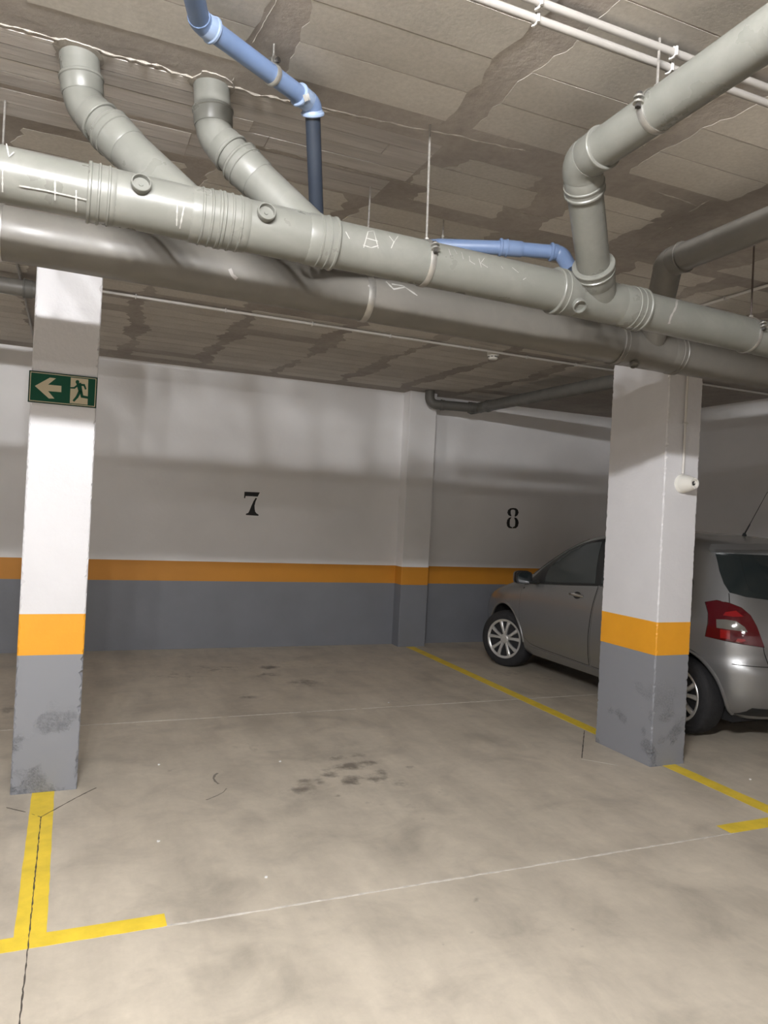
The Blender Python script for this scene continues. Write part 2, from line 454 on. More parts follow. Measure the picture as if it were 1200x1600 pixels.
def ragged_column(mb, x0, x1, y0, y1, z0, z1, jit=.004, dz=.014, ch=.006, base=None):
    n = max(2, int((z1 - z0) / dz)); rings = []
    for i in range(n + 1):
        z = z0 + (z1 - z0) * i / n
        r = []
        for cx, cy, sx, sy in ((x0, y0, 1, 1), (x1, y0, -1, 1), (x1, y1, -1, -1), (x0, y1, 1, -1)):
            j1 = max(.001, ch * .5 + abs(random.gauss(0, jit)) * (2.2 if random.random() < .08 else 1))
            j2 = max(.001, ch * .5 + abs(random.gauss(0, jit)) * (2.2 if random.random() < .08 else 1))
            a = (cx + sx * j1, cy, z); b = (cx, cy + sy * j2, z)
            r += ([b, a] if sx * sy > 0 else [a, b])
        rings.append(r)
    vs_ = [p for r in rings for p in r]; fs = []
    for i in range(n):
        for k in range(8):
            k2 = (k + 1) % 8
            fs.append((i * 8 + k, i * 8 + k2, (i + 1) * 8 + k2, (i + 1) * 8 + k))
    fs.append(tuple(range(8))[::-1]); fs.append(tuple(n * 8 + k for k in range(8)))
    mb.add(vs_, fs); return mb

# pilaster on the rear wall
pil = ragged_column(MB(), 3.61, 3.96, 7.90, Y1 + .01, G1, CEIL, .003).build('pilaster', M['white_paint'], wall_back)
pil['label'] = 'white pilaster between the bay numbers'
for nm, z0, z1, m in (('orange_band', G0, G1, 'shaded_orange_paint'), ('grey_band', .0, G0, 'shaded_grey_paint')):
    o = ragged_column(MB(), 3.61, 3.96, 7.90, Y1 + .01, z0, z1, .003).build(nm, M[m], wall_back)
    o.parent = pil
# stencilled bay numbers
def on_wall(poly, ox, oy, sc):
    return [ony(ox + u / sc, oy + v / sc, Y1) for u, v in poly]
n7 = MB()
for poly in ([(330, 425), (690, 440), (640, 540), (480, 530), (355, 525), (345, 580), (320, 575)],
             [(590, 570), (625, 575), (590, 650), (565, 750), (570, 840), (580, 890), (610, 930), (660, 960), (655, 990), (360, 970), (365, 940), (420, 920), (450, 860), (490, 760), (540, 650)]):
    n7.prism(on_wall(poly, 360, 740, 15.0), (0, -.0015, 0))
n7.build('bay_number', M['black_paint'], wall_back)['label'] = 'black stencilled number 7'
n8 = MB()
for poly in ([(470, 628), (415, 595), (388, 530), (410, 460), (470, 415), (540, 408), (620, 415), (672, 460), (690, 530), (662, 600), (610, 638), (580, 632), (600, 560), (600, 475), (565, 450), (505, 450), (478, 480), (478, 560), (500, 625)],
             [(500, 650), (430, 670), (385, 730), (370, 810), (382, 890), (430, 942), (517, 952), (517, 925), (458, 895), (450, 820), (460, 720)],
             [(585, 658), (640, 680), (680, 740), (690, 810), (670, 895), (620, 948), (527, 950), (527, 925), (590, 895), (600, 820), (600, 740), (575, 680)]):
    n8.prism(on_wall(poly, 770, 770, 17.14), (0, -.0015, 0))
n8.build('bay_number', M['black_paint'], wall_back)['label'] = 'black stencilled number 8'

# ------------------------------------------------------------------ pillars
def pillar(x0, x1, y0, y1, label):
    t = empty('concrete_pillar', ((x0 + x1) / 2, (y0 + y1) / 2, 0), label, 'pillar')
    ragged_column(MB(), x0, x1, y0, y1, G1, CEIL, .0038).build('white_shaft', M['pillar_white'], t)
    ragged_column(MB(), x0, x1, y0, y1, G0 - .005, G1, .0034).build('orange_band', M['pillar_orange'], t)
    ragged_column(MB(), x0, x1, y0, y1, 0, G0 - .005, .0060).build('grey_base', M['pillar_grey'], t)
    return t
PLF, PRF = 4.252, 3.715
pillar(-.212, .108, PLF, PLF + .42, 'white square pillar carrying the green exit sign')
pillar(3.528, 3.815, PRF, 4.262, 'white square pillar standing beside the parked car')

# ------------------------------------------------------------------ ceiling
ceil = MB().box(X0 - T, X1 + T, Y0 - T, Y1 + T, CEIL, CEIL + .25).build('ceiling', M['ceil_base'])
tag(ceil, 'raw concrete ceiling with hollow block panels', None, None, 'structure')
class Wob:
    """smooth random wobble along a line"""
    def __init__(s_, amp, f0=2.0, n=6):
        s_.t = [(amp * random.uniform(.5, 1) / (1 + k * .55), f0 * (1.9 ** k) * random.uniform(.8, 1.2), random.uniform(0, 6.28)) for k in range(n)]
    def __call__(s_, x): return sum(a * math.sin(f * x + p) for a, f, p in s_.t)
def ragged_piece(name, x0, x1, y0, y1, mat, proud, long_amp=.0025, wl=None, wr=None, nx=9, ny=6):
    zero = lambda q: 0.0
    wl, wr = wl or zero, wr or zero
    wa, wb = Wob(long_amp, 5.0, 5), Wob(long_amp, 5.0, 5); pts = []
    xl, xr = x0 + wl(y0), x1 + wr(y0)
    for i in range(nx): k = i / nx; pts.append((xl + (xr - xl) * k, y0 + abs(wa(3 * k))))
    for i in range(ny): k = i / ny; y = y0 + (y1 - y0) * k; pts.append((x1 + wr(y), y))
    xl, xr = x0 + wl(y1), x1 + wr(y1)
    for i in range(nx): k = i / nx; pts.append((xr + (xl - xr) * k, y1 - abs(wb(3 * k))))
    for i in range(ny): k = i / ny; y = y1 + (y0 - y1) * k; pts.append((x0 + wl(y), y))
    return MB().prism([V3(x, y, CEIL + .002) for x, y in pts], (0, 0, -proud - .002)).build(name, mat, ceil)
near_cols = [(-2.40, -1.80), (-1.655, -1.055), (-.91, -.31), (-.165, .435), (.58, 1.185), (1.325, 1.93), (2.06, 2.62), (3.3, 3.9), (4.05, 4.65)]
rows = [.25 + .2 * k for k in range(11)]
for cx0, cx1 in near_cols:
    wl, wr = Wob(.018, 5.0), Wob(.018, 5.0)
    for yk in rows:
        if cx0 < -1 and yk < 1.4: continue
        ragged_piece('ceiling_block', cx0, cx1, yk + .002, yk + .198, M['ceil_block'], random.uniform(.0006, .0014), .002, wl, wr)
mid_rows = [(2.655, 2.78), (2.782, 2.97), (2.972, 3.13)]
for (a, b), sh3 in zip([(1.32, 1.86), (2.06, 2.50), (3.3, 3.9), (4.05, 4.65)], [(.07, 0, .08), (.03, 0, 0), (0, 0, 0), (0, 0, 0)]):
    wl, wr = Wob(.028, 6.0), Wob(.028, 6.0)
    for (q0, q1), sh in zip(mid_rows, sh3):
        ragged_piece('ceiling_block', a + sh, b - sh, q0, q1, M['ceil_block'], random.uniform(.0006, .0014), .005 if q0 != 2.782 else .001, wl, wr)
far_cols = [(-1.72, -1.12), (-.98, -.38), (-.24, .37), (.49, 1.12), (1.26, 1.93), (2.04, 2.66), (2.79, 3.40), (3.54, 4.14), (4.28, 4.9)]
for ci, (a, b) in enumerate(far_cols):
    y = 3.22 + (ci % 3) * .03
    wl, wr = Wob(.05, 3.0), Wob(.05, 3.0)
    while y < 7.8:
        if random.random() > .10:
            ragged_piece('ceiling_block', a, b, y + .002, min(y + .198, 8.02), M['ceil_block'], random.uniform(.0006, .002), .006, wl, wr)
        y += .2
# board marks on the wide beam
for k, (q0, q1) in enumerate([(2.615, 2.70), (2.703, 2.79), (2.793, 2.875), (2.878, 2.965)]):
    x = -2.6 - .3 * (k % 2)
    while x < 1.2:
        ln = random.uniform(.7, 1.3); x2 = min(x + ln, 1.28)
        ragged_piece('board_mark', x + .002, x2 - .002, q0, q1, M['ceil_board'], random.uniform(.001, .0045), .0008)
        x = x2
for q0, q1 in [(3.0, 3.10), (3.103, 3.20)]:
    ragged_piece('board_mark', -2.6, -.9, q0, q1, M['ceil_board'], .002, .0008)
    ragged_piece('board_mark', -.897, .37, q0, q1, M['ceil_board'], .003, .0008)
    ragged_piece('board_mark', .373, 1.22, q0, q1, M['ceil_board'], .002, .0008)
def ridge(a, b, r, keep=1.0, step=.016, mat='mortar'):
    a, b = Vector(a), Vector(b); n = int((b - a).length / step); run = []
    d = (b - a).normalized(); s_ = Vector((-d.y, d.x, 0)); mb = MB(); off = 0; any_ = False; left = 0
    for i in range(n + 1):
        off = off * .85 + random.gauss(0, r * .3)
        if left <= 0:
            on = random.random() < keep; left = random.randint(3, 12)
        left -= 1
        if on: run.append((a + (b - a) * (i / n) + s_ * off, r * .62 * random.uniform(.2, 1.35)))
        if (not on or i == n) and len(run) > 1:
            mb.sweep([p for p, _ in run], [.15 * r] + [q for _, q in run[1:-1]] + [.15 * r] if len(run) > 2 else [q for _, q in run], 6, flat=.8); any_ = True
            run = []
        elif not on: run = []
    if any_: mb.build('mortar_ridge', M[mat], ceil)
zc = CEIL
ridge((-2.3, 2.60, zc), (.10, 2.603, zc), .010); ridge((.10, 2.60, zc), (.93, 2.585, zc), .013)
ridge((.62, 2.60, zc), (1.26, 2.535, zc), .009); ridge((1.26, 2.53, zc), (1.68, 2.49, zc), .008, .75)
ridge((1.95, 2.485, zc), (2.53, 2.55, zc), .006, .6); ridge((.42, 2.965, zc), (1.33, 2.985, zc), .008)
ridge((1.36, 3.12, zc), (1.48, 3.13, zc), .006); ridge((1.86, 3.0, zc), (2.05, 3.0, zc), .006, .8)
ridge((2.53, 2.48, zc), (2.55, 2.62, zc), .006, .8); ridge((2.61, 2.78, zc), (2.66, 3.12, zc), .006, .85)
ridge((-.7, 3.02, zc), (.05, 3.0, zc), .007, .5); ridge((.48, 2.02, zc), (.44, 2.62, zc), .004, .7)
for c, rr in ((V3(-.045, 2.655, zc), .082), (V3(.385, 2.62, zc), .078)):
    wo = Wob(.012, 2.0)
    pts = [c + V3(math.cos(a) * (rr + wo(a) * math.sin(a / 2)), math.sin(a) * (rr * .9 + wo(a + 9) * math.sin(a / 2))) for a in [k * math.pi / 14 for k in range(28)]]
    MB().prism(pts, (0, 0, -.004)).build('plaster_patch', M['mortar'], ceil)

# ------------------------------------------------------------------ pipe fittings
def pipe(name, a, b, r, mat, parent, seg=28):
    a, b = Vector(a), Vector(b)
    return MB().lathe([(0, r), ((b - a).length, r)], a, b - a, seg).build(name, mat, parent)
def socket_prof(L, r, rings=2):
    p = [(0, r * .98), (0, r + .005), (.003, r + .0075), (.009, r + .0075), (.012, r + .004)]
    if rings > 1:
        p += [(.028, r + .004), (.030, r + .0068), (.035, r + .0068), (.037, r + .0035)]
    if rings > 2:
        p += [(.056, r + .0035), (.058, r + .006), (.063, r + .006), (.065, r + .003)]
    return p + [(L - .006, r + .003), (L, r + .0005)]
def coupling(name, o, d, L, r, mat, parent, rings=2):
    return MB().lathe(socket_prof(L, r, rings), o, d, 32).build(name, mat, parent)
def cap_disc(o, d, r, mat, parent, name='cleanout_cap'):
    prof = [(-.03, r * .9), (.006, r * .9), (.008, r), (.020, r), (.022, r * .94), (.022, r * .84), (.008, r * .80), (.008, r * .22), (.0105, r * .20), (.0105, .0005)]
    return MB().lathe(prof, o, d, 28).build(name, mat, parent)
def clamp(x_or_c, d, r, parent, name='clamp', w=.022, mat='zinc', lug=None):
    c = Vector(x_or_c); d = Vector(d).normalized()
    o = MB().lathe([(-w / 2, r + .0005), (-w / 2, r + .003), (-w * .2, r + .0045), (w * .2, r + .0045), (w / 2, r + .003), (w / 2, r + .0005)], c, d, 36, False).build(name, M[mat], parent)
    if lug is not None:
        l = Vector(lug).normalized(); p = c + l * (r + .012)
        t = d.cross(l).normalized()
        mb = MB()
        for k in (-1, 1): mb.lathe([(-.003, .016), (.003, .016)], p + t * (.008 * k), t, 10)
        b = MB().lathe([(-.022, .0045), (.024, .0045)], p, t, 8).lathe([(.016, .009), (.024, .009)], p, t, 6).lathe([(-.022, .009), (-.015, .009)], p, t, 6)
        mb.build('clamp_lug', M[mat], o); b.build('bolt', M['dark_bolt'], o)
    return o
def hanger(label, top, bottom, clamp_args=None, rmat='rod', r=.004, group=None):
    top, bottom = Vector(top), Vector(bottom)
    t = empty('pipe_hanger', bottom, label, 'hanger', group)
    MB().lathe([(0, r), ((bottom - top).length, r)], top, bottom - top, 8).build('threaded_rod', M[rmat], t)
    MB().lathe([(0, .010), (.008, .010)], bottom - (bottom - top).normalized() * .012, bottom - top, 6).build('nut', M['zinc'], t)
    if clamp_args: clamp(*clamp_args[0], t, **clamp_args[1])
    return t
def strokes(name, lines, A, D, r, w, mat, parent):
    """chalk or plaster marks lying on a round pipe, given along photo pixels"""
    A, D = Vector(A), Vector(D).normalized()
    for ln in lines:
        mb = MB(); P = []
        for (x0, y0), (x1, y1) in zip(ln, ln[1:]):
            n = max(2, int(math.hypot(x1 - x0, y1 - y0) / 3))
            P += [(x0 + (x1 - x0) * i / n, y0 + (y1 - y0) * i / n) for i in range(n)]
        P.append(ln[-1])
        Q = [oncyl(x, y, A, D, r) for x, y in P]
        L, R = [], []
        for i, q in enumerate(Q):
            t = (Q[min(i + 1, len(Q) - 1)] - Q[max(i - 1, 0)]).normalized()
            rad = q - A; rad = (rad - D * rad.dot(D)).normalized(); n = t.cross(rad).normalized()
            ww = w * random.uniform(.5, 1.25)
            L.append(q + n * ww + rad * .0009); R.append(q - n * ww + rad * .0009)
        k = len(Q)
        mb.add(L + R, [(i, i + 1, k + i + 1, k + i) for i in range(k - 1)], True)
        mb.build(name, mat, parent)

# --- collector one: nearest big drain pipe with two risers and the cross branch
R1, Y1P = .080, 2.457
def z1(x): return 2.483 - .012 * (x - 0.0) if x <= 1.9 else 2.4602 - .030 * (x - 1.9)
P1 = lambda x: V3(x, Y1P, z1(x))
D1 = (P1(1) - P1(0)).normalized(); D1b = (P1(3) - P1(2)).normalized()
c1 = empty('drain_pipe', P1(1.0), 'thick grey drain pipe with two slanted risers, nearest the camera', 'pipe')
pipe('pipe_run', P1(-3.5), P1(.02), R1, M['pvc'], c1)
pipe('pipe_run', P1(.75), P1(1.75), R1, M['pvc'], c1)
pipe('pipe_run', P1(2.08), P1(6.7), R1 * .96, M['pvc'], c1)
pipe('wye_body', P1(.05), P1(.36), R1 + .004, M['pvc'], c1)
pipe('wye_body', P1(.46), P1(.73), R1 + .004, M['pvc'], c1)
pipe('wye_body', P1(1.79), P1(2.06), R1 + .004, M['pvc'], c1)
coupling('coupling', P1(.005), D1, .082, R1 + .003, M['pvc'], c1, 3)
coupling('coupling', P1(.405), -D1, .095, R1 + .004, M['pvc'], c1, 3)
coupling('coupling', P1(.405), D1, .09, R1 + .004, M['pvc'], c1, 3)
coupling('coupling', P1(.80), -D1, .105, R1 + .003, M['pvc'], c1, 3)
coupling('coupling', P1(1.715), D1, .10, R1 + .003, M['pvc'], c1, 2)
coupling('coupling', P1(2.155), -D1b, .13, R1 + .002, M['pvc'], c1, 3)
RB = .0625
def riser(top, elbow, junction, parent, cut=.06):
    top, e, j = Vector(top), Vector(elbow), Vector(junction)
    q0, q1, pth = arc(top, e, j, .10)
    d0, d1 = (e - top).normalized(), (j - e).normalized()
    MB().sweep([top] + pth + [q1 + d1 * .02], RB, 28).build('riser_bend', M['pvc'], parent)
    coupling('coupling', q0 - d0 * .055, d0, .06, RB + .001, M['pvc'], parent, 1)
    coupling('coupling', q1 + d1 * .052, -d1, .05, RB + .001, M['pvc'], parent, 1)
    Lb = (j - q1).length
    MB().lathe([(0, RB), (Lb - .02, RB + .002)], q1, d1, 28).build('branch', M['pvc'], parent)
    coupling('coupling', q1 + d1 * .085, d1, .10, RB + .006, M['pvc'], parent, 2)
    MB().lathe([(.17, RB + .005), (Lb - .005, RB + .012)], q1, d1, 28).build('wye_branch', M['pvc'], parent)
riser((-.040, 2.665, CEIL), (-.018, 2.665, 2.842), P1(.325), c1)
riser((.386, 2.635, CEIL), (.402, 2.630, 2.828), P1(.745), c1)
def on_pipe1(px, py, rr):
    return oncyl(px, py, P1(1.0), D1, rr)
for px, py in ((220, 291), (415, 335)):
    p = on_pipe1(px, py, R1 + .004); ax = P1(p.x); n = (p - ax).normalized()
    cap_disc(p, n, .030, M['pvc'], c1)
ax = P1(1.80); n = Vector((-.1, -.72, -.62)).normalized()
cap_disc(ax + n * (R1 + .010), n, .028, M['pvc'], c1)
# cross branch over the aisle
VA = V3(1.545, 2.083, 2.775); JA = P1(1.935)
qa0, qa1, patha = arc((1.545, 1.2, 2.795), VA, JA, .085)
pipe('pipe_run', V3(1.545, -4.0, 2.90), qa0, RB, M['pvc'], c1)
MB().sweep(patha, RB + .006, 28).build('elbow', M['pvc'], c1)
dA = (JA - VA).normalized(); dH = (VA - V3(1.545, 1.2, 2.795)).normalized()
coupling('coupling', qa0 - dH * .075, dH, .08, RB + .002, M['pvc'], c1, 1)
coupling('coupling', qa1 + dA * .075, -dA, .08, RB + .002, M['pvc'], c1, 2)
pipe('branch', qa1, JA - dA * .10, RB, M['pvc'], c1)
coupling('coupling', JA - dA * .185, dA, .09, RB + .012, M['pvc'], c1, 2)
MB().lathe([(0, RB + .014), (.12, RB + .014)], JA - dA * .12, dA, 28).build('wye_branch', M['pvc'], c1)
# marks on the pipe
A1_ = P1(1.0)
strokes('chalk_mark', [[(568, 387), (575, 362), (584, 361), (591, 388)], [(567, 383), (580, 387), (591, 384)], [(572, 372), (590, 377)],
                       [(608, 369), (615, 378)], [(622, 369), (615, 379), (611, 388)], [(540, 362), (546, 373)]], A1_, D1, R1, .0016, M['chalk'], c1)
strokes('chalk_mark', [[(701, 389), (704, 399)], [(709, 389), (714, 397)], [(721, 394), (724, 405)], [(733, 400), (734, 408), (742, 413)],
                       [(748, 404), (752, 418)], [(757, 403), (751, 411), (762, 418)], [(783, 416), (786, 420)], [(800, 418), (810, 426)], [(817, 437), (822, 434)]], A1_, D1, R1, .0011, M['chalk'], c1)
strokes('plaster_drip', [[(4, 262), (4, 300)], [(86, 277), (86, 313)], [(119, 297), (119, 331)], [(277, 315), (276, 353)], [(288, 320), (281, 357)],
                         [(30, 290), (70, 297), (110, 306), (140, 313)], [(10, 225), (14, 245), (22, 238)]], A1_, D1, R1 + .0045, .0022, M['chalk'], c1)
strokes('plaster_smear', [[(1058, 468), (1056, 480), (1048, 495), (1045, 506)]], P1(2.3), D1b, R1 * .96, .006, M['conduit'], c1)
hanger('threaded rod hanger with steel clamp on the nearest drain pipe', V3(1.166, 2.50, CEIL), P1(1.160) + V3(0, .01, R1 + .004),
       ((P1(1.150), D1, R1), dict(lug=(0, -.80, .30))))
hanger('dark rod hanger with clamp on the nearest drain pipe, right end', V3(2.80, 2.47, CEIL), P1(2.79) + V3(0, .0, R1),
       ((P1(2.77), D1b, R1 * .96), dict(lug=(0, -.95, .3), w=.016)), 'dark_rod')
hanger('threaded rod hanger with clamp on the cross pipe over the aisle', V3(1.545, 1.735, CEIL), V3(1.545, 1.735, 2.785 + RB),
       ((V3(1.545, 1.735, 2.783), dH, RB), dict(lug=(-.9, -.1, .1))), 'rod')

# --- collector two: parallel drain pipe behind the first
R2, Y2P = .100, 3.10
P2 = lambda x: V3(x, Y2P, 2.513 - .009 * x)
D2 = (P2(1) - P2(0)).normalized()
c2 = empty('drain_pipe', P2(1.0), 'dusty dark grey drain pipe running just behind the nearest one', 'pipe')
pipe('pipe_run', P2(-3.5), P2(2.60), R2, M['pvc_dark'], c2, 36)
pipe('pipe_run', P2(2.90), P2(6.75), R2, M['pvc_dark'], c2, 36)
coupling('coupling', P2(2.55), D2, .09, R2 + .002, M['pvc_dark'], c2, 2)
coupling('coupling', P2(2.98), -D2, .09, R2 + .002, M['pvc_dark'], c2, 2)
pipe('wye_body', P2(2.58), P2(2.94), R2 + .004, M['pvc_dark'], c2, 36)
n = Vector((-.05, -.45, -.89)).normalized()
cap_disc(P2(2.66) + n * (R2 + .004), n, .024, M['pvc_dark'], c2)
VB = ony(1045, 411, 2.45); VB = CAM + ray(1045, 411) * ((2.785 - CAM_H) / ray(1045, 411).z)
JB = P2(2.80)
qb0, qb1, pathb = arc((VB.x, 1.0, 2.80), VB, JB, .09)
pipe('pipe_run', V3(VB.x, -4.0, 2.85), qb0, RB, M['pvc_dark'], c2)
MB().sweep(pathb, RB + .005, 28).build('elbow', M['pvc_dark'], c2)
dB = (JB - VB).normalized(); dHB = V3(0, 1, -.011).normalized()
coupling('coupling', qb0 - dHB * .06, dHB, .065, RB + .002, M['pvc_dark'], c2, 1)
pipe('branch', qb1, JB, RB + .003, M['pvc_dark'], c2)
hanger('zinc strap hanger on the dusty pipe, middle one', V3(1.165, 3.09, CEIL), P2(1.165) + V3(0, 0, R2), ((P2(1.165), D2, R2), dict(lug=(0, .0, 1), w=.03)))
hanger('zinc strap hanger on the dusty pipe, left end', V3(-.288, 3.09, CEIL), P2(-.288) + V3(0, 0, R2), ((P2(-.288), D2, R2), dict(lug=(0, 0, 1), w=.03)))
hanger('short cut threaded rod under the ceiling behind the dusty pipe', V3(1.62, 3.26, CEIL), V3(1.615, 3.255, 2.905))
strokes('plaster_smear', [[(603, 440), (615, 452), (632, 449)], [(612, 444), (630, 447), (652, 462)], [(575, 446), (585, 452)]], P2(1), D2, R2, .004, M['chalk'], c2)
strokes('plaster_smear', [[(359, 420), (363, 430), (370, 436)]], P2(1), D2, R2, .008, M['conduit'], c2)

# --- far drain pipe near the rear wall
RF = .062
XF = 4.385
fp = empty('drain_pipe', (XF, 6.0, 2.85), 'dark drain pipe bending from the ceiling near the rear wall', 'pipe')
EF = V3(3.79, 7.76, 2.845); JF = V3(XF + .02, 7.62, 2.84)
q0, q1, pth = arc((3.79, 7.76, CEIL), EF, JF, .085)
MB().sweep([V3(3.79, 7.76, CEIL)] + pth + [q1 + (JF - EF).normalized() * .05], .055, 20).build('elbow', M['pvc_far'], fp)
dF = (JF - EF).normalized()
pipe('branch', q1, JF, .055, M['pvc_far'], fp); coupling('coupling', q1 + dF * .05, dF, .05, .057, M['pvc_far'], fp, 1)
coupling('coupling', JF - dF * .16, dF, .09, .060, M['pvc_far'], fp, 2)
pipe('pipe_run', V3(XF, 7.82, 2.85), V3(XF, 3.45, 2.80), RF, M['pvc_far'], fp)
coupling('coupling', V3(XF, 7.45, 2.846), (0, -1, -.01), .09, RF + .001, M['pvc_far'], fp, 2)
cap_disc(V3(XF - .1, 7.60, 2.80), (-.3, -.3, -.9), .03, M['pvc_far'], fp)
qf0, qf1, pf = arc((XF, 4.2, 2.805), (XF, 3.42, 2.80), (XF + .1, 3.12, 2.50), .1)
MB().sweep(pf + [V3(XF + .1, 3.12, 2.50)], RF + .003, 20).build('elbow', M['pvc_far'], fp)

# --- thin grey pipe on the left
gp = empty('drain_pipe', (-.6, 5.42, 2.9), 'thin grey pipe under the ceiling left of the exit sign pillar', 'pipe')
pipe('pipe_run', V3(-4.5, 5.44, 2.915), V3(-.32, 5.415, 2.90), .052, M['pvc_dark'], gp, 24)
coupling('coupling', V3(-.345, 5.415, 2.90), (1, 0, 0), .06, .056, M['pvc_far'], gp, 1)
q0, q1, pth = arc((-.5, 5.415, 2.90), (-.18, 5.415, 2.90), (-.18, 5.415, 3.0), .055)
MB().sweep([V3(-.30, 5.415, 2.90)] + pth + [V3(-.18, 5.415, 3.0)], .054, 20).build('elbow', M['pvc_dark'], gp)

# --- blue water pipe
RW = .029
bp = empty('water_pipe', (.48, 2.25, 2.9), 'blue water pipe sloping under the ceiling and dropping behind the drain', 'pipe')
B0 = V3(.243, 2.05, 2.905) + V3(-.02, -.30, .02); B1 = V3(.279, 2.152, 2.90); B2 = V3(.684, 2.40, 2.905); B3 = V3(.79, 2.635, 2.60)
B1 = onz(312, 33, 2.90); B2 = onz(488, 163, 2.905); B0 = onz(303, -6, 2.90); B0 = B1 + (B0 - B1).normalized() * .5
q0, q1, pth = arc(B0, B1, B2, .05)
pipe('pipe_run', B0, q0, RW, M['blue_pvc'], bp, 20)
MB().sweep(pth, RW + .003, 20).build('elbow', M['blue_pvc'], bp)
dW = (B2 - B1).normalized()
coupling('coupling', q1 + dW * .035, -dW, .04, RW + .001, M['blue_ring'], bp, 1)
r0, r1, pth2 = arc(B1, B2, B3, .04)
pipe('pipe_run', q1, r0, RW, M['blue_pvc'], bp, 20)
coupling('coupling', r0 - dW * .05, dW, .055, RW + .001, M['blue_ring'], bp, 1)
MB().sweep(pth2, RW + .004, 20).build('elbow', M['blue_pvc'], bp)
dV = (B3 - B2).normalized()
coupling('coupling', r1 + dV * .012, -dV, .02, RW + .003, M['blue_ring'], bp, 1)
MB().lathe([(0, RW - .003), ((B3 - r1).length, RW - .003)], r1, dV, 20).build('drop_pipe', M['navy_pipe'], bp)
C0 = V3(1.417, 2.80, 2.69); C1 = V3(1.64, 2.70, 2.692); C2 = V3(1.865, 2.625, 2.69); C3 = V3(1.885, 2.57, 2.60)
E1, E2 = V3(.93, 2.80, 2.60), V3(1.2, 2.83, 2.66)
MB().sweep([B3 - dV * .03, B3, V3(.83, 2.72, 2.585), E1, E2, V3(1.38, 2.81, 2.688)], RW - .003, 16).build('pipe_run', M['blue_pvc'], bp)
pipe('pipe_run', V3(1.37, 2.815, 2.687), C1, RW, M['blue_pvc'], bp, 20)
dC = (C2 - C1).normalized()
coupling('coupling', C1 - dC * .03, dC, .10, RW + .001, M['blue_pvc'], bp, 2)
s0, s1, pth3 = arc(C1, C2, C3, .04)
pipe('pipe_run', C1, s0, RW, M['blue_pvc'], bp, 20)
coupling('coupling', s0 - dC * .02, dC, .035, RW + .002, M['blue_pvc'], bp, 1)
MB().sweep(pth3 + [C3], RW + .003, 20).build('elbow', M['blue_pvc'], bp)
p = q1.lerp(r0, .62)
hanger('small clip hanger holding the sloping blue water pipe', V3(p.x, p.y, CEIL), p + V3(0, 0, RW), ((p, dW, RW), dict(lug=(0, 0, 1), w=.018)), 'zinc')
# white sticker on the elbow
mb = MB(); stc = r0 - dW * .0; 
px0, n_ = oncyl(478, 150, B1, dW, RW + .0055), None
strokes('sticker', [[(477, 147), (481, 157)], [(480, 146), (484, 156)], [(474, 148), (478, 158)]], B1, dW, RW + .0135, .004, M['chalk'], bp)

# --- conduits
M['conduit_white'] = plain('white_conduit_plastic', (.60, .58, .55), .45, var=.05, scale=8)
def conduit(label, pts, r, clips, mat='conduit', clip_dir=(0, 0, 1), bend=.03):
    pts = [Vector(p) for p in pts]
    t = empty('cable_conduit', pts[0], label, 'conduit')
    path = [pts[0]]
    for i in range(1, len(pts) - 1):
        a0, a1, pp = arc(pts[i - 1], pts[i], pts[i + 1], bend); path += pp
    path.append(pts[-1])
    MB().sweep(path, r, 12).build('tube', M[mat], t)
    for c, d, up in clips:
        c, d, up = Vector(c), Vector(d).normalized(), Vector(up).normalized(); s_ = d.cross(up)
        mb = MB(); w = .010
        pr = []
        for a in range(-20, 201, 20):
            w_ = math.radians(a); pr.append(c + s_ * math.cos(w_) * (r + .0025) - up * math.sin(w_) * (r + .0025))
        mb.sweep([q for q in pr], .0032, 6)
        for k in (-1, 1):
            mb.sweep([c + s_ * k * (r + .001) - up * (r + .004), c + s_ * k * (r + .001) + up * r * 1.0], .005, 6)
        mb.sweep([c + up * r - s_ * .004, c + up * (r + .002) + s_ * .004], .0055, 6)
        mb.build('clip', M['clip'], t)
    return t
RC = .0115
def xclips(y, z, xs): return [((x, y, z), (1, 0, 0), (0, 0, 1)) for x in xs]
conduit('pale conduit of the ceiling pair, farther from the aisle lamp', [(.3, 1.770, 2.951), (6.7, 1.770, 2.951)], RC, xclips(1.770, 2.951, (1.135, 1.62, 2.2)))
conduit('pale conduit of the ceiling pair, closer to the aisle lamp', [(.3, 1.735, 2.972), (6.7, 1.735, 2.972)], RC, xclips(1.735, 2.972, (1.12, 1.60, 2.2)))
conduit('thin pale conduit crossing the ceiling behind the pillars', [(-.05, 5.505, 2.982), (6.8, 5.555, 2.982)], .010,
        [((x, 5.505 + .0073 * x, 2.982), (1, 0, 0), (0, 0, 1)) for x in (.36, .99, 1.66, 2.32, 3.05, 3.63, 4.15, 4.8)], 'conduit_white')
conduit('thin conduit running toward the rear wall beside the exit sign pillar', [(-.37, 3.4, 2.987), (-.37, 8.08, 2.987)], .009, [])
conduit('pale conduit leading down the pillar to the alarm siren', [(3.655, .6, 2.982), (3.665, PRF - .013, 2.982), (3.668, PRF - .013, 1.905)], .009,
        [((3.66, 3.42, 2.982), (0, 1, 0), (0, 0, 1)), ((3.66, 3.0, 2.982), (0, 1, 0), (0, 0, 1)), ((3.668, PRF - .013, 2.235), (0, 0, 1), (0, 1, 0))], 'conduit_white')

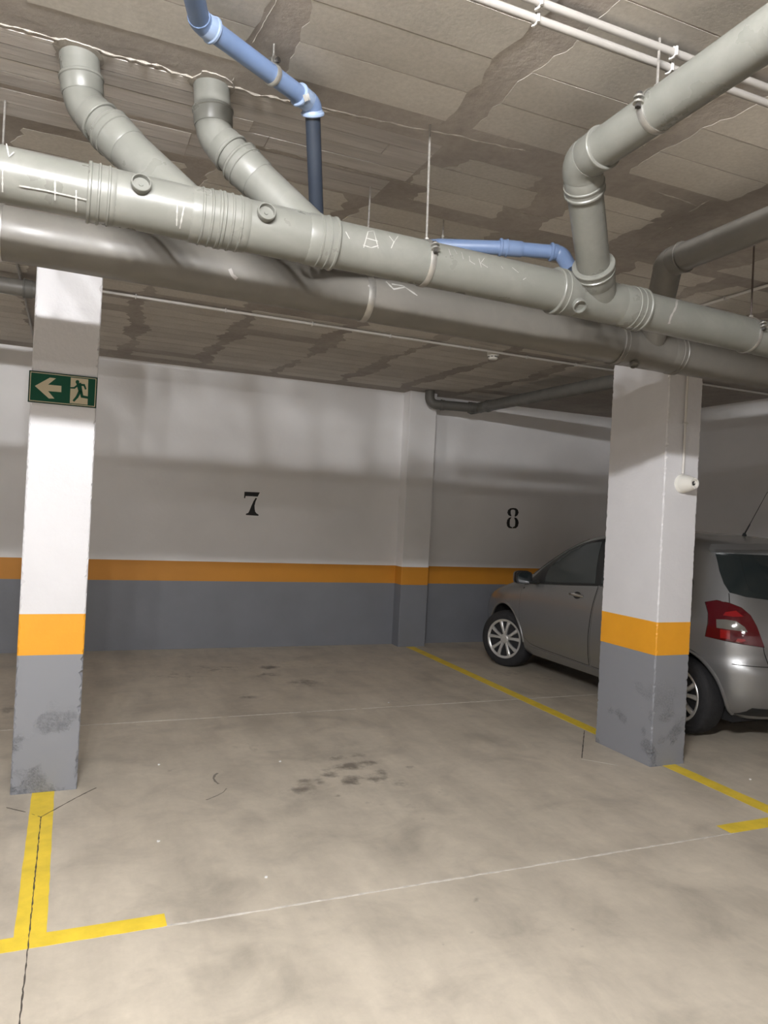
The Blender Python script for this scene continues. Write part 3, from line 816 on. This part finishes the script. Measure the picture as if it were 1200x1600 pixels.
# --- smoke detector and siren
sd = empty('smoke_detector', (3.336, 5.615, CEIL), 'small round white smoke detector on the ceiling conduit', 'detector')
MB().lathe([(0, .052), (.028, .052), (.032, .046)], (3.336, 5.615, CEIL), (0, 0, -1), 28).build('base', M['device'], sd)
MB().lathe([(.032, .042), (.05, .042), (.062, .034), (.066, .004)], (3.336, 5.615, CEIL), (0, 0, -1), 28).build('head', M['device'], sd)
for k in range(8):
    a = k * math.pi / 4; c = V3(3.336 + .042 * math.cos(a), 5.615 + .042 * math.sin(a), CEIL - .042)
    tt = Vector((-math.sin(a), math.cos(a), 0))
    MB().sweep([c - tt * .012, c + tt * .012], .004, 6).build('slot', M['device_dark'], sd)
SX, SZ = 3.675, 1.842
si = empty('alarm_siren', (SX, PRF, SZ), 'round white alarm siren mounted on the pillar beside the car', 'siren')
MB().lathe([(0, .062), (.014, .062), (.02, .058)], (SX, PRF, SZ), (0, -1, 0), 32).build('base', M['device'], si)
MB().lathe([(.02, .056), (.05, .054), (.085, .044), (.105, .036)], (SX, PRF, SZ), (0, -1, 0), 32, False).build('horn', M['device'], si)
MB().lathe([(.105, .036), (.112, .034), (.112, .024), (.098, .022), (.098, .001)], (SX, PRF, SZ), (0, -1, 0), 32, False).build('nose_ring', M['device'], si)
MB().lathe([(.099, .014), (.1015, .014)], (SX, PRF, SZ), (0, -1, 0), 20).build('nose_hole', M['device_dark'], si)
MB().lathe([(.10, .004), (.106, .004)], (SX + .004, PRF, SZ + .004), (0, -1, 0), 8).build('led', M['device'], si)

# --- exit sign
SY = PLF - .0015
def sg(u, v, y): return ony(u / 4.0, 500 + v / 4.0, y)
sx0, sx1, szb, szt = -.2225, .1070, 2.031, 2.194
es = empty('exit_sign', ((sx0 + sx1) / 2, SY, szb), 'green exit sign with arrow and running figure on white pillar', 'sign')
MB().box(sx0, sx1, SY - .004, SY, szb, szt).build('panel', M['sign_dark'], es)
MB().box(sx0 + .006, sx1 - .006, SY - .0046, SY - .004, szb + .006, szt - .006).build('frame_line', M['sign_cream'], es)
MB().box(sx0 + .010, sx1 - .010, SY - .0052, SY - .0046, szb + .010, szt - .010).build('green_field', M['sign_green'], es)
YS = SY - .0052
MB().prism([sg(u, v, YS) for u, v in [(218, 412), (312, 360), (350, 365), (300, 404), (384, 412), (383, 451), (300, 444), (340, 491), (305, 490)]], (0, -.0006, 0)).build('arrow', M['sign_cream'], es)
MB().prism([sg(u, v, YS) for u, v in [(443, 359), (552, 371), (547, 530), (436, 519)]], (0, -.0006, 0)).build('doorway', M['sign_cream'], es)
fig = MB(); YF = YS - .0007
hd = [(484 + 12 * math.cos(a), 387 + 12 * math.sin(a)) for a in [k * math.pi / 7 for k in range(14)]]
fig.prism([sg(u, v, YF) for u, v in hd], (0, -.0006, 0))
def limb(pts, w0, w1):
    n = len(pts)
    for i in range(n - 1):
        (x0, y0), (x1, y1) = pts[i], pts[i + 1]; L = math.hypot(x1 - x0, y1 - y0); nx, ny = -(y1 - y0) / L, (x1 - x0) / L
        a, b = w0 + (w1 - w0) * i / (n - 1), w0 + (w1 - w0) * (i + 1) / (n - 1)
        ex, ey = (x1 - x0) / L * a * .35, (y1 - y0) / L * a * .35
        fig.prism([sg(u, v, YF - .00002 * i) for u, v in [(x0 + nx * a / 2 - ex, y0 + ny * a / 2 - ey), (x1 + nx * b / 2 + ex, y1 + ny * b / 2 + ey), (x1 - nx * b / 2 + ex, y1 - ny * b / 2 + ey), (x0 - nx * a / 2 - ex, y0 - ny * a / 2 - ey)]], (0, -.0006, 0))
limb([(494, 405), (503, 448)], 30, 24); limb([(500, 404), (526, 407), (535, 430)], 13, 11); limb([(488, 406), (465, 424), (444, 424)], 13, 9)
limb([(506, 446), (513, 478), (560, 487)], 19, 14); limb([(498, 448), (482, 480), (462, 503)], 19, 14)
fig.build('running_figure', M['sign_green'], es)

# ------------------------------------------------------------------ parked car (silver hatchback, tail towards the aisle)
def car_paint():
    m, nt, b = new_mat('silver_car_paint')
    p = pos(nt)
    fl = noise(nt, p, 900, 2, .5)
    col = ramp(nt, fl, [(.35, (.27, .273, .275)), (.65, (.325, .33, .333))])
    nt.links.new(col, b.inputs['Base Color'])
    b.inputs['Metallic'].default_value = .75; b.inputs['Roughness'].default_value = .36
    b.inputs['Coat Weight'].default_value = .8; b.inputs['Coat Roughness'].default_value = .06
    return m
M['car'] = car_paint()
M['car_dark'] = plain('dark_underbody', (.012, .012, .013), .8)
M['car_black'] = plain('black_trim', (.014, .015, .016), .35)
M['glass'] = plain('tinted_glass', (.018, .024, .025), .04, 0.0, spec=.6)
M['glass_light'] = plain('window_view', (.038, .046, .046), .08, 0.0)
M['tyre'] = plain('tyre_rubber', (.016, .016, .018), .8, var=.2, scale=20, bmp=.3, bscale=90)
M['hubcap'] = plain('silver_hubcap', (.56, .56, .55), .3, .55, var=.05, scale=8)
M['chrome'] = plain('chrome_trim', (.7, .7, .7), .12, 1.0)
M['gap'] = plain('panel_gap', (.008, .008, .008), .9)
def lens(name, c, e=0.0, rough=.08):
    m, nt, b = new_mat(name); b.inputs['Base Color'].default_value = (*c, 1); b.inputs['Roughness'].default_value = rough
    b.inputs['Coat Weight'].default_value = 1.0; b.inputs['Coat Roughness'].default_value = .03
    bump(nt, b, noise(nt, pos(nt), 70, 3), .05); return m
M['red_lens'] = lens('red_lamp_lens', (.080, .002, .006))
M['red_bright'] = lens('red_reflector', (.26, .008, .011))
M['clear_lens'] = lens('clear_lamp_lens', (.15, .143, .128))

def herm(pts):
    xs = [p[0] for p in pts]; ys = [p[1] for p in pts]; n = len(pts)
    d = [(ys[i + 1] - ys[i]) / (xs[i + 1] - xs[i]) for i in range(n - 1)]
    m = [d[0]] + [0 if d[i - 1] * d[i] <= 0 else 2 * d[i - 1] * d[i] / (d[i - 1] + d[i]) for i in range(1, n - 1)] + [d[-1]]
    def f(x):
        if x <= xs[0]: return ys[0]
        if x >= xs[-1]: return ys[-1]
        i = max(k for k in range(n - 1) if xs[k] <= x)
        h = xs[i + 1] - xs[i]; t = (x - xs[i]) / h
        return ((1 + 2 * t) * (1 - t) ** 2 * ys[i] + t * (1 - t) ** 2 * h * m[i] + t * t * (3 - 2 * t) * ys[i + 1] + t * t * (t - 1) * h * m[i + 1])
    return f
s_rear = herm([(.19, .16), (.24, .07), (.30, .025), (.40, .0), (.54, .0), (.60, .018), (.64, .038), (.75, .048), (.88, .07), (1.0, .115), (1.1, .165), (1.2, .215), (1.3, .275), (1.40, .345), (1.45, .42), (1.49, .66), (1.515, .95), (1.53, 1.30)])
s_front = herm([(.19, 3.63), (.26, 3.74), (.36, 3.80), (.50, 3.81), (.60, 3.79), (.68, 3.74), (.74, 3.65), (.80, 3.50), (.86, 3.31), (.91, 3.14), (.95, 3.01), (1.0, 2.89), (1.1, 2.73), (1.2, 2.56), (1.3, 2.37), (1.4, 2.13), (1.45, 1.95), (1.49, 1.70), (1.515, 1.48), (1.53, 1.34)])
half_w = herm([(.19, .70), (.24, .775), (.30, .805), (.42, .832), (.60, .8475), (.74, .846), (.84, .838), (.92, .822), (1.0, .798), (1.1, .765), (1.2, .730), (1.3, .695), (1.38, .662), (1.44, .620), (1.48, .555), (1.51, .42), (1.53, .05)])
n_rear = herm([(.19, 5.0), (.7, 5.0), (1.0, 4.6), (1.4, 4.2), (1.53, 3.0)])
n_front = herm([(.19, 4.0), (.7, 4.2), (.9, 4.8), (1.1, 5.0), (1.4, 4.8), (1.53, 3.0)])
CARX, CARY = 5.105, 3.705
def slice_(z):
    a0, a1 = s_rear(z), s_front(z); c = a0 + (a1 - a0) * .5
    return c, (a1 - a0) * .5, half_w(z), n_rear(z), n_front(z)
def body_pt(th, z):
    """th: 0 = +x side, pi/2 = front, -pi/2 = rear; local car coordinates (x right, y forward from the tail)"""
    c, a, b, nr, nf = slice_(z); cs, sn = math.cos(th), math.sin(th); n = nf if sn >= 0 else nr
    r = (abs(cs) ** n + abs(sn) ** n) ** (-1 / n)
    return Vector((b * r * cs, c + a * r * sn, z))
def G(p):
    z = min(max(p.z, .19), 1.53); c, a, b, nr, nf = slice_(z); t = (p.y - c) / a; n = nf if t >= 0 else nr
    return (abs(t) ** n + abs(p.x / b) ** n) ** (1 / n) - 1
def normal(p):
    e = .004
    g = Vector([(G(p + Vector(d) * e) - G(p - Vector(d) * e)) for d in ((1, 0, 0), (0, 1, 0), (0, 0, 1))])
    return g.normalized()
def side(s, z, sx=-1):
    c, a, b, nr, nf = slice_(z); t = max(-.9995, min(.9995, (s - c) / a)); n = nf if t >= 0 else nr
    return Vector((sx * b * (1 - abs(t) ** n) ** (1 / n), s, z))
def endp(w, z, front=False):
    c, a, b, nr, nf = slice_(z); n = nf if front else nr; t = max(-.9995, min(.9995, w / b))
    q = a * (1 - abs(t) ** n) ** (1 / n)
    return Vector((w, c + q if front else c - q, z))
def th_of(p):
    c, a, b, nr, nf = slice_(p.z); return math.atan2((p.y - c) / a, p.x / b)
def carpix(x, y):
    """photo pixel -> point on the car surface (local)"""
    d = ray(x, y).normalized(); o = CAM - V3(CARX, CARY)
    t = 3.0; last = None
    while t < 12:
        p = o + d * t
        if .19 < p.z < 1.53:
            g = G(p)
            if g < 0:
                lo, hi = t - .02, t
                for _ in range(24):
                    m = (lo + hi) / 2
                    if G(o + d * m) < 0: hi = m
                    else: lo = m
                return o + d * hi
        t += .02
    return None

car = empty('parked_car', (CARX, CARY, 0), 'silver hatchback parked nose-in beside the right pillar', 'car')
ZL = [.19, .205, .22, .24, .27, .30, .34, .38, .43, .48, .53, .565, .595, .62, .645, .67, .70, .74, .78, .82, .86, .90, .93, .96, 1.0, 1.05, 1.1, 1.15, 1.2, 1.25, 1.3, 1.34, 1.38, 1.41, 1.435, 1.455, 1.47, 1.482, 1.493, 1.503, 1.511, 1.518, 1.524, 1.528, 1.53]
SEG = 144
bm = bmesh.new(); rings = []
for z in ZL: rings.append([bm.verts.new(body_pt(2 * math.pi * k / SEG, z)) for k in range(SEG)])
for i in range(len(ZL) - 1):
    for k in range(SEG):
        f = bm.faces.new((rings[i][k], rings[i][(k + 1) % SEG], rings[i + 1][(k + 1) % SEG], rings[i + 1][k])); f.smooth = True
bm.faces.new(rings[0][::-1]); f = bm.faces.new(rings[-1]); f.smooth = True
bmesh.ops.recalc_face_normals(bm, faces=bm.faces)
bme = bpy.data.meshes.new('body'); bm.to_mesh(bme); bm.free()
bme.materials.append(M['car']); bme.materials.append(M['car_dark'])
tmp = bpy.data.objects.new('body_tmp', bme); COL.objects.link(tmp)
WY_R, WY_F, WZ, WR = .585, 3.020, .295, .295
cut = MB()
for wy, rr in ((WY_R, .345), (WY_F, .362)):
    for sx in (-1, 1):
        cut.lathe([(0, rr), (.30, rr)], (sx * .58, wy, WZ + .012), (sx, 0, 0), 56)
cme = cut.build('cutter_tmp', M['car_dark'], None)
cme.data.polygons.foreach_set('use_smooth', [False] * len(cme.data.polygons))
md = tmp.modifiers.new('arches', 'BOOLEAN'); md.operation = 'DIFFERENCE'; md.object = cme; md.solver = 'EXACT'
try: md.material_mode = 'TRANSFER'
except Exception: pass
dg = bpy.context.evaluated_depsgraph_get()
ev = bpy.data.meshes.new_from_object(tmp.evaluated_get(dg))
bpy.data.objects.remove(tmp); bpy.data.objects.remove(cme)
body = bpy.data.objects.new('body', ev); COL.objects.link(body); body.parent = car
ev.name = 'body'
# faces inside the arches must be dark whatever the boolean handed over
if M['car_dark'].name not in [m.name for m in ev.materials if m]: ev.materials.append(M['car_dark'])
di = [m.name if m else '' for m in ev.materials].index(M['car_dark'].name)
for poly in ev.polygons:
    c = poly.center
    if any(abs(math.hypot(c.y - wy, c.z - WZ - .012) - rr) < .02 and abs(poly.normal.x) < .5 and abs(c.x) > .5 and G(c) < -.004 for wy, rr in ((WY_R, .345), (WY_F, .362))) or (abs(abs(c.x) - .58) < .004 and abs(poly.normal.x) > .9) or c.z < .195:
        poly.material_index = di

def densify(poly, step):
    out = []
    for i, a in enumerate(poly):
        b = poly[(i + 1) % len(poly)]; n = max(1, int(math.dist(a, b) / step))
        out += [(a[0] + (b[0] - a[0]) * k / n, a[1] + (b[1] - a[1]) * k / n) for k in range(n)]
    return out
def smooth_poly(ctrl, n=6):
    """closed Catmull-Rom through control points; a control given as (x, y, 1) is a hard corner"""
    out = []; m = len(ctrl)
    for i in range(m):
        p0, p1, p2, p3 = (ctrl[(i + k - 1) % m] for k in range(4))
        if len(p1) > 2: p0 = p1
        if len(p2) > 2: p3 = p2
        for k in range(n):
            t = k / n
            out.append(tuple(.5 * (2 * p1[j] + (p2[j] - p0[j]) * t + (2 * p0[j] - 5 * p1[j] + 4 * p2[j] - p3[j]) * t * t + (3 * p1[j] - p0[j] - 3 * p2[j] + p3[j]) * t ** 3) for j in (0, 1)))
    return out
def inside(p, poly):
    c = False; j = len(poly) - 1
    for i in range(len(poly)):
        if (poly[i][1] > p[1]) != (poly[j][1] > p[1]) and p[0] < (poly[j][0] - poly[i][0]) * (p[1] - poly[i][1]) / (poly[j][1] - poly[i][1]) + poly[i][0]: c = not c
        j = i
    return c
def panel(name, poly, fmap, off, mat, parent, step=.05, flip=False, skirt=.008):
    """a sheet lying on the car body: outline in 2D, mapped onto the surface and lifted by off"""
    poly = densify(poly, step); pts = [Vector(p) for p in poly]; n = len(pts)
    xs = [p[0] for p in poly]; ys = [p[1] for p in poly]
    y = min(ys) + step * .6
    while y < max(ys):
        x = min(xs) + step * .6
        while x < max(xs):
            if inside((x, y), poly) and min(math.dist((x, y), q) for q in poly) > step * .35: pts.append(Vector((x, y)))
            x += step
        y += step
    vo, eo, fo, *_ = delaunay_2d_cdt(pts, [(i, (i + 1) % n) for i in range(n)], [list(range(n))], 1, 1e-7)
    P3 = [fmap(v[0], v[1]) for v in vo]; N3 = [normal(p) for p in P3]
    top = [p + q * off for p, q in zip(P3, N3)]
    mb = MB(); mb.add(top, [tuple(f) for f in fo if len(f) > 2], True)
    cnt = {}
    for f in fo:
        for a, b in zip(f, f[1:] + f[:1]): cnt[tuple(sorted((a, b)))] = cnt.get(tuple(sorted((a, b))), 0) + 1
    for (a, b), c in cnt.items():
        if c == 1: mb.add([top[a], top[b], P3[b] - N3[b] * skirt, P3[a] - N3[a] * skirt], [(0, 1, 2, 3)])
    return mb.build(name, mat, parent, local=True)
def grow(poly, d):
    cx = sum(p[0] for p in poly) / len(poly); cy = sum(p[1] for p in poly) / len(poly)
    n = len(poly); out = []
    ar = sum(poly[i][0] * poly[(i + 1) % n][1] - poly[(i + 1) % n][0] * poly[i][1] for i in range(n))
    sg_ = 1 if ar > 0 else -1
    for i in range(n):
        a, b = poly[i - 1], poly[(i + 1) % n]; tx, ty = b[0] - a[0], b[1] - a[1]; L = math.hypot(tx, ty) or 1
        out.append((poly[i][0] + sg_ * ty / L * d, poly[i][1] - sg_ * tx / L * d))
    return out
def seam(poly3, r, parent, mat='gap', closed=False, name='panel_seam'):
    P = [p + normal(p) * (-.0005) for p in poly3]
    if closed: P.append(P[0])
    return MB().sweep(P, r, 6).build(name, M[mat], parent, local=True)

for sx, nm in ((-1, 'left'), (1, 'right')):
    fm = lambda s, z, sx=sx: side(s, z, sx)
    dlo = smooth_poly([(2.66, .925, 1), (2.42, .938), (2.0, .972), (1.5, 1.015), (1.0, 1.05), (.62, 1.085), (.56, 1.12), (.62, 1.22), (.78, 1.335), (1.02, 1.395), (1.40, 1.425), (1.72, 1.415), (2.00, 1.36), (2.26, 1.25), (2.50, 1.08)], 5)
    fr = panel('window_frame', dlo, fm, .004, M['car_black'], car, .06)
    fg = smooth_poly([(2.34, .958, 1), (2.0, .988), (1.60, 1.022, 1), (1.66, 1.20), (1.70, 1.392, 1), (1.95, 1.345), (2.17, 1.25), (2.35, 1.10)], 4)
    panel('window_pane', fg, fm, .0075, M['glass_light'], fr, .06)
    rg = smooth_poly([(1.52, 1.03, 1), (1.1, 1.062), (.86, 1.085, 1), (.80, 1.18), (.88, 1.315, 1), (1.10, 1.372), (1.40, 1.400), (1.62, 1.394, 1), (1.57, 1.2)], 4)
    panel('window_pane', rg, fm, .0075, M['glass'], fr, .06)
    # doors
    fd = smooth_poly([(2.70, .89, 1), (2.70, .62), (2.645, .42), (2.57, .35), (2.42, .32), (1.9, .305), (1.62, .30, 1), (1.60, .6), (1.565, .9), (1.56, 1.005, 1), (2.0, .964), (2.5, .922)], 5)
    d = panel('door', fd, fm, .0035, M['car'], car, .06, skirt=.006)
    panel('door_gap', grow(fd, .006), fm, .0012, M['gap'], d, .06, skirt=.002)
    rd = smooth_poly([(1.592, .30, 1), (1.25, .30), (.98, .36), (.86, .52), (.74, .66), (.66, .85), (.63, 1.07, 1), (1.0, 1.042), (1.535, 1.005, 1), (1.57, .6)], 5)
    d2 = panel('door', rd, fm, .0035, M['car'], car, .06, skirt=.006)
    panel('door_gap', grow(rd, .006), fm, .0012, M['gap'], d2, .06, skirt=.002)
    for (hs, hz, dd) in ((1.80, .895, d), (.92, .955, d2)):
        base = side(hs, hz, sx); n = normal(base)
        MB().sweep([side(hs + q, hz, sx) + n * (.006 + .026 * math.cos(q / .1 * 1.35)) for q in (-.1, -.07, -.04, 0, .04, .07, .1)], [.009, .011, .012, .0125, .012, .011, .009], 10, flat=1.2).build('handle', M['chrome'], dd, local=True)
        ov = [(hs + .055 * math.cos(a), hz + .032 * math.sin(a)) for a in [k * math.pi / 8 for k in range(16)]]
        panel('handle_cup', ov, fm, .0042, M['car_black'], dd, .03, skirt=.003)
    # sill strip
    sl = [(2.56, .30), (2.56, .225), (.92, .225), (.92, .295), (1.6, .285)]
    panel('sill', sl, fm, .010, M['car'], car, .08)
    # wheel-arch lips
    for wy, rr, a0, a1 in ((WY_R, .350, -20, 178), (WY_F, .367, 2, 200)):
        P = []
        for a in range(a0, a1 + 1, 6):
            yy, zz = wy - rr * math.cos(math.radians(a)), WZ + .012 + rr * math.sin(math.radians(a))
            if zz < .21: continue
            p_ = side(yy, zz, sx); P.append(p_ - normal(p_) * .004)
        MB().sweep(P, .014, 8).build('arch_lip', M['car'], car, local=True)
    # mirror
    mb_ = side(2.44, .965, sx)
    mc = Vector((sx * .935, 2.53, .985))
    hb = MB(); prof = []
    for i in range(9):
        t = i / 8; prof.append((t * .10, .002 + .078 * math.sin(min(1, t * 1.35 + .12) * math.pi / 2)))
    hb.lathe(prof, mc + Vector((0, .07, 0)), (0, -1, 0), 24)
    def boxy(L, kx, kz):
        for v in L:
            dx, dz = v.x - mc.x, v.z - mc.z; r_ = math.hypot(dx, dz) or 1; c_, s2 = abs(dx / r_), abs(dz / r_)
            q = (c_ ** 4 + s2 ** 4) ** -.25; v.x = mc.x + dx * q * kx; v.z = mc.z + dz * q * kz
    boxy(hb.v, 1.15, .78)
    mr = hb.build('mirror', M['car_black'], car, local=True)
    g_ = MB().lathe([(0, .068), (.004, .066)], mc + Vector((0, -.029, 0)), (0, -1, 0), 24)
    boxy(g_.v, 1.12, .74)
    g_.build('mirror_glass', M['glass'], mr, local=True)
    sh = MB().lathe([(0, .01), (.02, .06), (.045, .080), (.07, .083)], mc + Vector((0, .078, .002)), (0, -1, 0), 24, False)
    boxy(sh.v, 1.15, .79)
    sh.build('mirror_shell', M['car'], mr, local=True)
    MB().sweep([mb_ - Vector((sx * .02, 0, .02)), mc + Vector((-sx * .05, .01, -.045))], [.035, .028], 10, flat=.7).build('mirror_arm', M['car_black'], mr, local=True)
    # head lamp and rear lamp
    hl = smooth_poly([(.50 * sx, .70), (.66 * sx, .66), (.80 * sx, .70), (.80 * sx, .78), (.70 * sx, .80), (.55 * sx, .76)], 4)
    def hm(w, z): 
        return endp(max(-.80, min(.80, w)) , z, True)
    # front lamps follow the corner of the body: use angle coordinates
    ha = smooth_poly([((a if sx > 0 else math.pi - a), z) for a, z in [(.95, .635), (1.18, .60), (1.36, .62), (1.30, .69), (1.10, .745), (.92, .765), (.86, .70)]], 4)
    panel('head_lamp', ha, lambda t, z: body_pt(t, z), .006, M['clear_lens'], car, .05)

# rear lamps from the outline seen in the photograph, mirrored to the other side
TL = [(1102.5, 941), (1120, 938.5), (1140, 943), (1158, 950), (1172, 962), (1182, 980), (1193.5, 1011.5), (1160, 1006), (1130, 1000), (1103, 994), (1107, 975), (1107.5, 958)]
def to_th(px):
    p = carpix(*px); return (th_of(p), p.z)
def mirror_th(q): return (math.pi - q[0], q[1])
tl = [to_th(q) for q in TL]
rev = [to_th(q) for q in [(1120, 968), (1134, 968.5), (1150, 971), (1163, 980), (1168, 988), (1145, 984.5), (1120.5, 981)]]
refl = [to_th(q) for q in [(1126, 983.5), (1141, 985.5), (1141, 999), (1126, 996.5)]]
dot = [to_th(q) for q in [(1152, 998), (1163, 998.5), (1165, 1001.5), (1158, 1003.5), (1150, 1002)]]
top_ = [to_th(q) for q in [(1134, 957), (1150, 955), (1161, 964), (1146, 964.5), (1130, 962)]]
for mirror in (False, True):
    fl = (lambda L: [mirror_th(q) for q in L]) if mirror else (lambda L: L)
    bp_ = lambda t, z: body_pt(t, z)
    t_ = panel('tail_lamp', fl(tl), bp_, .010, M['red_lens'], car, .035)
    t_['label'] = 'red tail lamp with clear reversing lens'
    panel('lamp_gap', grow(fl(tl), .005), bp_, .001, M['gap'], t_, .035, skirt=.002)
    panel('reversing_lens', fl(rev), bp_, .0125, M['clear_lens'], t_, .025)
    panel('reflector', fl(refl), bp_, .0122, M['red_bright'], t_, .025)
    panel('reflector', fl(dot), bp_, .0125, M['red_bright'], t_, .02)
    panel('reflector', fl(top_), bp_, .0122, M['red_bright'], t_, .02)

# hatch: glass, spoiler, garnish, seams
GW = [carpix(1117.5, 864), carpix(1124, 892), carpix(1131, 912), carpix(1140, 926), carpix(1165, 933), carpix(1199, 938)]
gl = [(p.x, p.z) for p in GW]
zb = gl[-1][1] - .012
left_edge = gl[:-1]
ring = left_edge + [(-.30, zb + .004), (0, zb), (.30, zb + .004)] + [(-x, z) for x, z in left_edge[::-1]]
rf = lambda w, z: endp(w, z, False)
hg = panel('rear_window', ring, rf, .006, M['glass'], car, .06)
inner = [(x * .82, zb + .03 + (z - zb) * .82) for x, z in ring]
panel('rear_window_view', inner, rf, .0075, M['glass'], hg, .06)
ztop = left_edge[0][1]
sp = [(-(abs(left_edge[0][0]) + .015), ztop + .002), (-.3, ztop + .014), (0, ztop + .018), (.3, ztop + .014), (abs(left_edge[0][0]) + .015, ztop + .002), (abs(left_edge[0][0]) - .01, ztop + .035), (.3, ztop + .050), (0, ztop + .054), (-.3, ztop + .050), (-(abs(left_edge[0][0]) - .01), ztop + .035)]
panel('roof_spoiler', sp, rf, .045, M['car'], car, .05, skirt=.03)
seam([endp(w, .60) for w in np.linspace(-.70, .70, 40)], .003, car)
for sx in (-1, 1):
    hs_ = [Vector((sx * abs(q.x), q.y, q.z)) for q in [carpix(1139, 927), carpix(1139.5, 934), carpix(1140, 942)]]
    seam(hs_, .003, car)
    q0_ = carpix(1192.5, 1010); 
    seam([endp(sx * abs(w), z) for w, z in ((q0_.x, q0_.z), (q0_.x * .985, q0_.z - .05), (q0_.x * .95, .61))], .003, car)
MB().sweep([endp(w, .885) + Vector((0, -.012, 0)) for w in np.linspace(-.36, .36, 20)], .011, 8, flat=.8).build('hatch_garnish', M['chrome'], car, local=True)
MB().sweep([endp(w, zb + .03) + Vector((0, -.02, .0)) for w in (0, -.12, -.25, -.36)], [.009, .008, .006, .004], 8).build('rear_wiper', M['car_black'], car, local=True)
pl = [(-.26, .70), (.26, .70), (.26, .81), (-.26, .81)]
panel('plate_recess', pl, rf, .003, M['car_black'], car, .06)
lowb = [(-.62, .235), (.62, .235), (.58, .30), (-.58, .30)]
panel('bumper_valance', lowb, rf, .004, M['car_black'], car, .06)
# windscreen, bonnet seam, grille
ws = smooth_poly([(-.70, 1.005, 1), (0, .985), (.70, 1.005, 1), (.62, 1.2), (.52, 1.40, 1), (0, 1.425), (-.52, 1.40, 1), (-.62, 1.2)], 5)
panel('windscreen', ws, lambda w, z: endp(w, z, True), .004, M['glass'], car, .06)
gr_ = [(-.42, .36), (.42, .36), (.38, .47), (-.38, .47)]
panel('grille', gr_, lambda w, z: endp(w, z, True), .004, M['car_black'], car, .06)
gr2 = [(-.30, .60), (.30, .60), (.27, .645), (-.27, .645)]
panel('grille', gr2, lambda w, z: endp(w, z, True), .004, M['car_black'], car, .06)
# aerial on the roof
ab = carpix(1163, 837) or Vector((-.3, .75, 1.5))
ab = Vector((ab.x, ab.y, ab.z))
MB().lathe([(0, .022), (.012, .018), (.03, .010)], ab - Vector((0, 0, .006)), (0, 0, 1), 14).build('aerial_base', M['car_black'], car, local=True)
tipd = Vector((.0, -.155, .27)).normalized()
MB().sweep([ab + Vector((0, 0, .012)), ab + Vector((0, 0, .012)) + tipd * .10, ab + Vector((0, 0, .012)) + tipd * .105, ab + Vector((0, 0, .012)) + tipd * .42], [.007, .006, .0032, .0022], 8).build('aerial', M['car_black'], car, local=True)

# wheels
def make_wheel(loc, sx, steer=0.0):
    W = MB(); w2 = .0925
    prof = [(-w2, .185), (-w2 - .004, .205), (-w2 - .006, .235), (-w2, .268), (-w2 + .018, .288), (-w2 + .04, .2945), (0, .295), (w2 - .04, .2945), (w2 - .018, .288), (w2, .268), (w2 + .006, .235), (w2 + .004, .205), (w2, .185)]
    W.lathe(prof, (0, 0, 0), (1, 0, 0), 56, False)
    W.lathe([(-w2, .19), (-w2 + .03, .18), (-w2 + .03, .001)], (0, 0, 0), (1, 0, 0), 40, False)
    wh = W.build('wheel', M['tyre'], car, local=True)
    wh.location = loc; wh.rotation_euler = (0, 0, steer)
    f = sx                                     # outward side along local x
    MB().lathe([(w2 - .035, .190), (w2 - .030, .03)], (0, 0, 0), (f, 0, 0), 40).build('hub_back', M['car_dark'], wh, local=True)
    MB().lathe([(w2 - .03, .192), (w2 + .004, .207), (w2 + .008, .203), (w2 + .006, .190), (w2 - .004, .180)], (0, 0, 0), (f, 0, 0), 48, False).build('hubcap_rim', M['hubcap'], wh, local=True)
    MB().lathe([(w2 - .03, .052), (w2 - .004, .050), (w2 + .002, .040), (w2 + .004, .034), (w2 + .001, .032), (w2 + .003, .001)], (0, 0, 0), (f, 0, 0), 32, False).build('hub_boss', M['hubcap'], wh, local=True)
    for k in range(10):
        a = 2 * math.pi * (k // 2) / 5 + (math.radians(16) if k % 2 else -math.radians(16)) + .3
        tilt = .10 if k % 2 else -.10
        def pt(r, da, h): return Vector((f * h, r * math.cos(a + da), r * math.sin(a + da)))
        sp_ = MB(); st = []
        for r, hw, h in ((.040, .30, w2 - .006), (.075, .19, w2 + .000), (.12, .125, w2 + .003), (.165, .110, w2 + .003), (.192, .105, w2 - .002)):
            sh = tilt * (1 - r / .192) * -1.2
            st.append([pt(r, sh - hw, h - .004), pt(r, sh - hw * .5, h + .003), pt(r, sh + hw * .5, h + .003), pt(r, sh + hw, h - .004), pt(r, sh + hw, h - .022), pt(r, sh - hw, h - .022)])
        vs_ = [p for q in st for p in q]; fs = []
        for i in range(len(st) - 1):
            for j in range(6): fs.append((i * 6 + j, i * 6 + (j + 1) % 6, (i + 1) * 6 + (j + 1) % 6, (i + 1) * 6 + j))
        fs.append(tuple(range(6))); fs.append(tuple((len(st) - 1) * 6 + j for j in range(6)))
        sp_.add(vs_, fs); sp_.build('hubcap_spoke', M['hubcap'], wh, local=True)
    return wh
STEER = math.radians(24)
make_wheel((-.742, WY_F, WZ), -1, STEER)
make_wheel((.735, WY_F, WZ), 1, STEER)
make_wheel((-.705, WY_R, WZ), -1)
make_wheel((.705, WY_R, WZ), 1)
MB().box(-.60, .60, .25, 3.4, .16, .30).build('underbody', M['car_dark'], car, local=True)
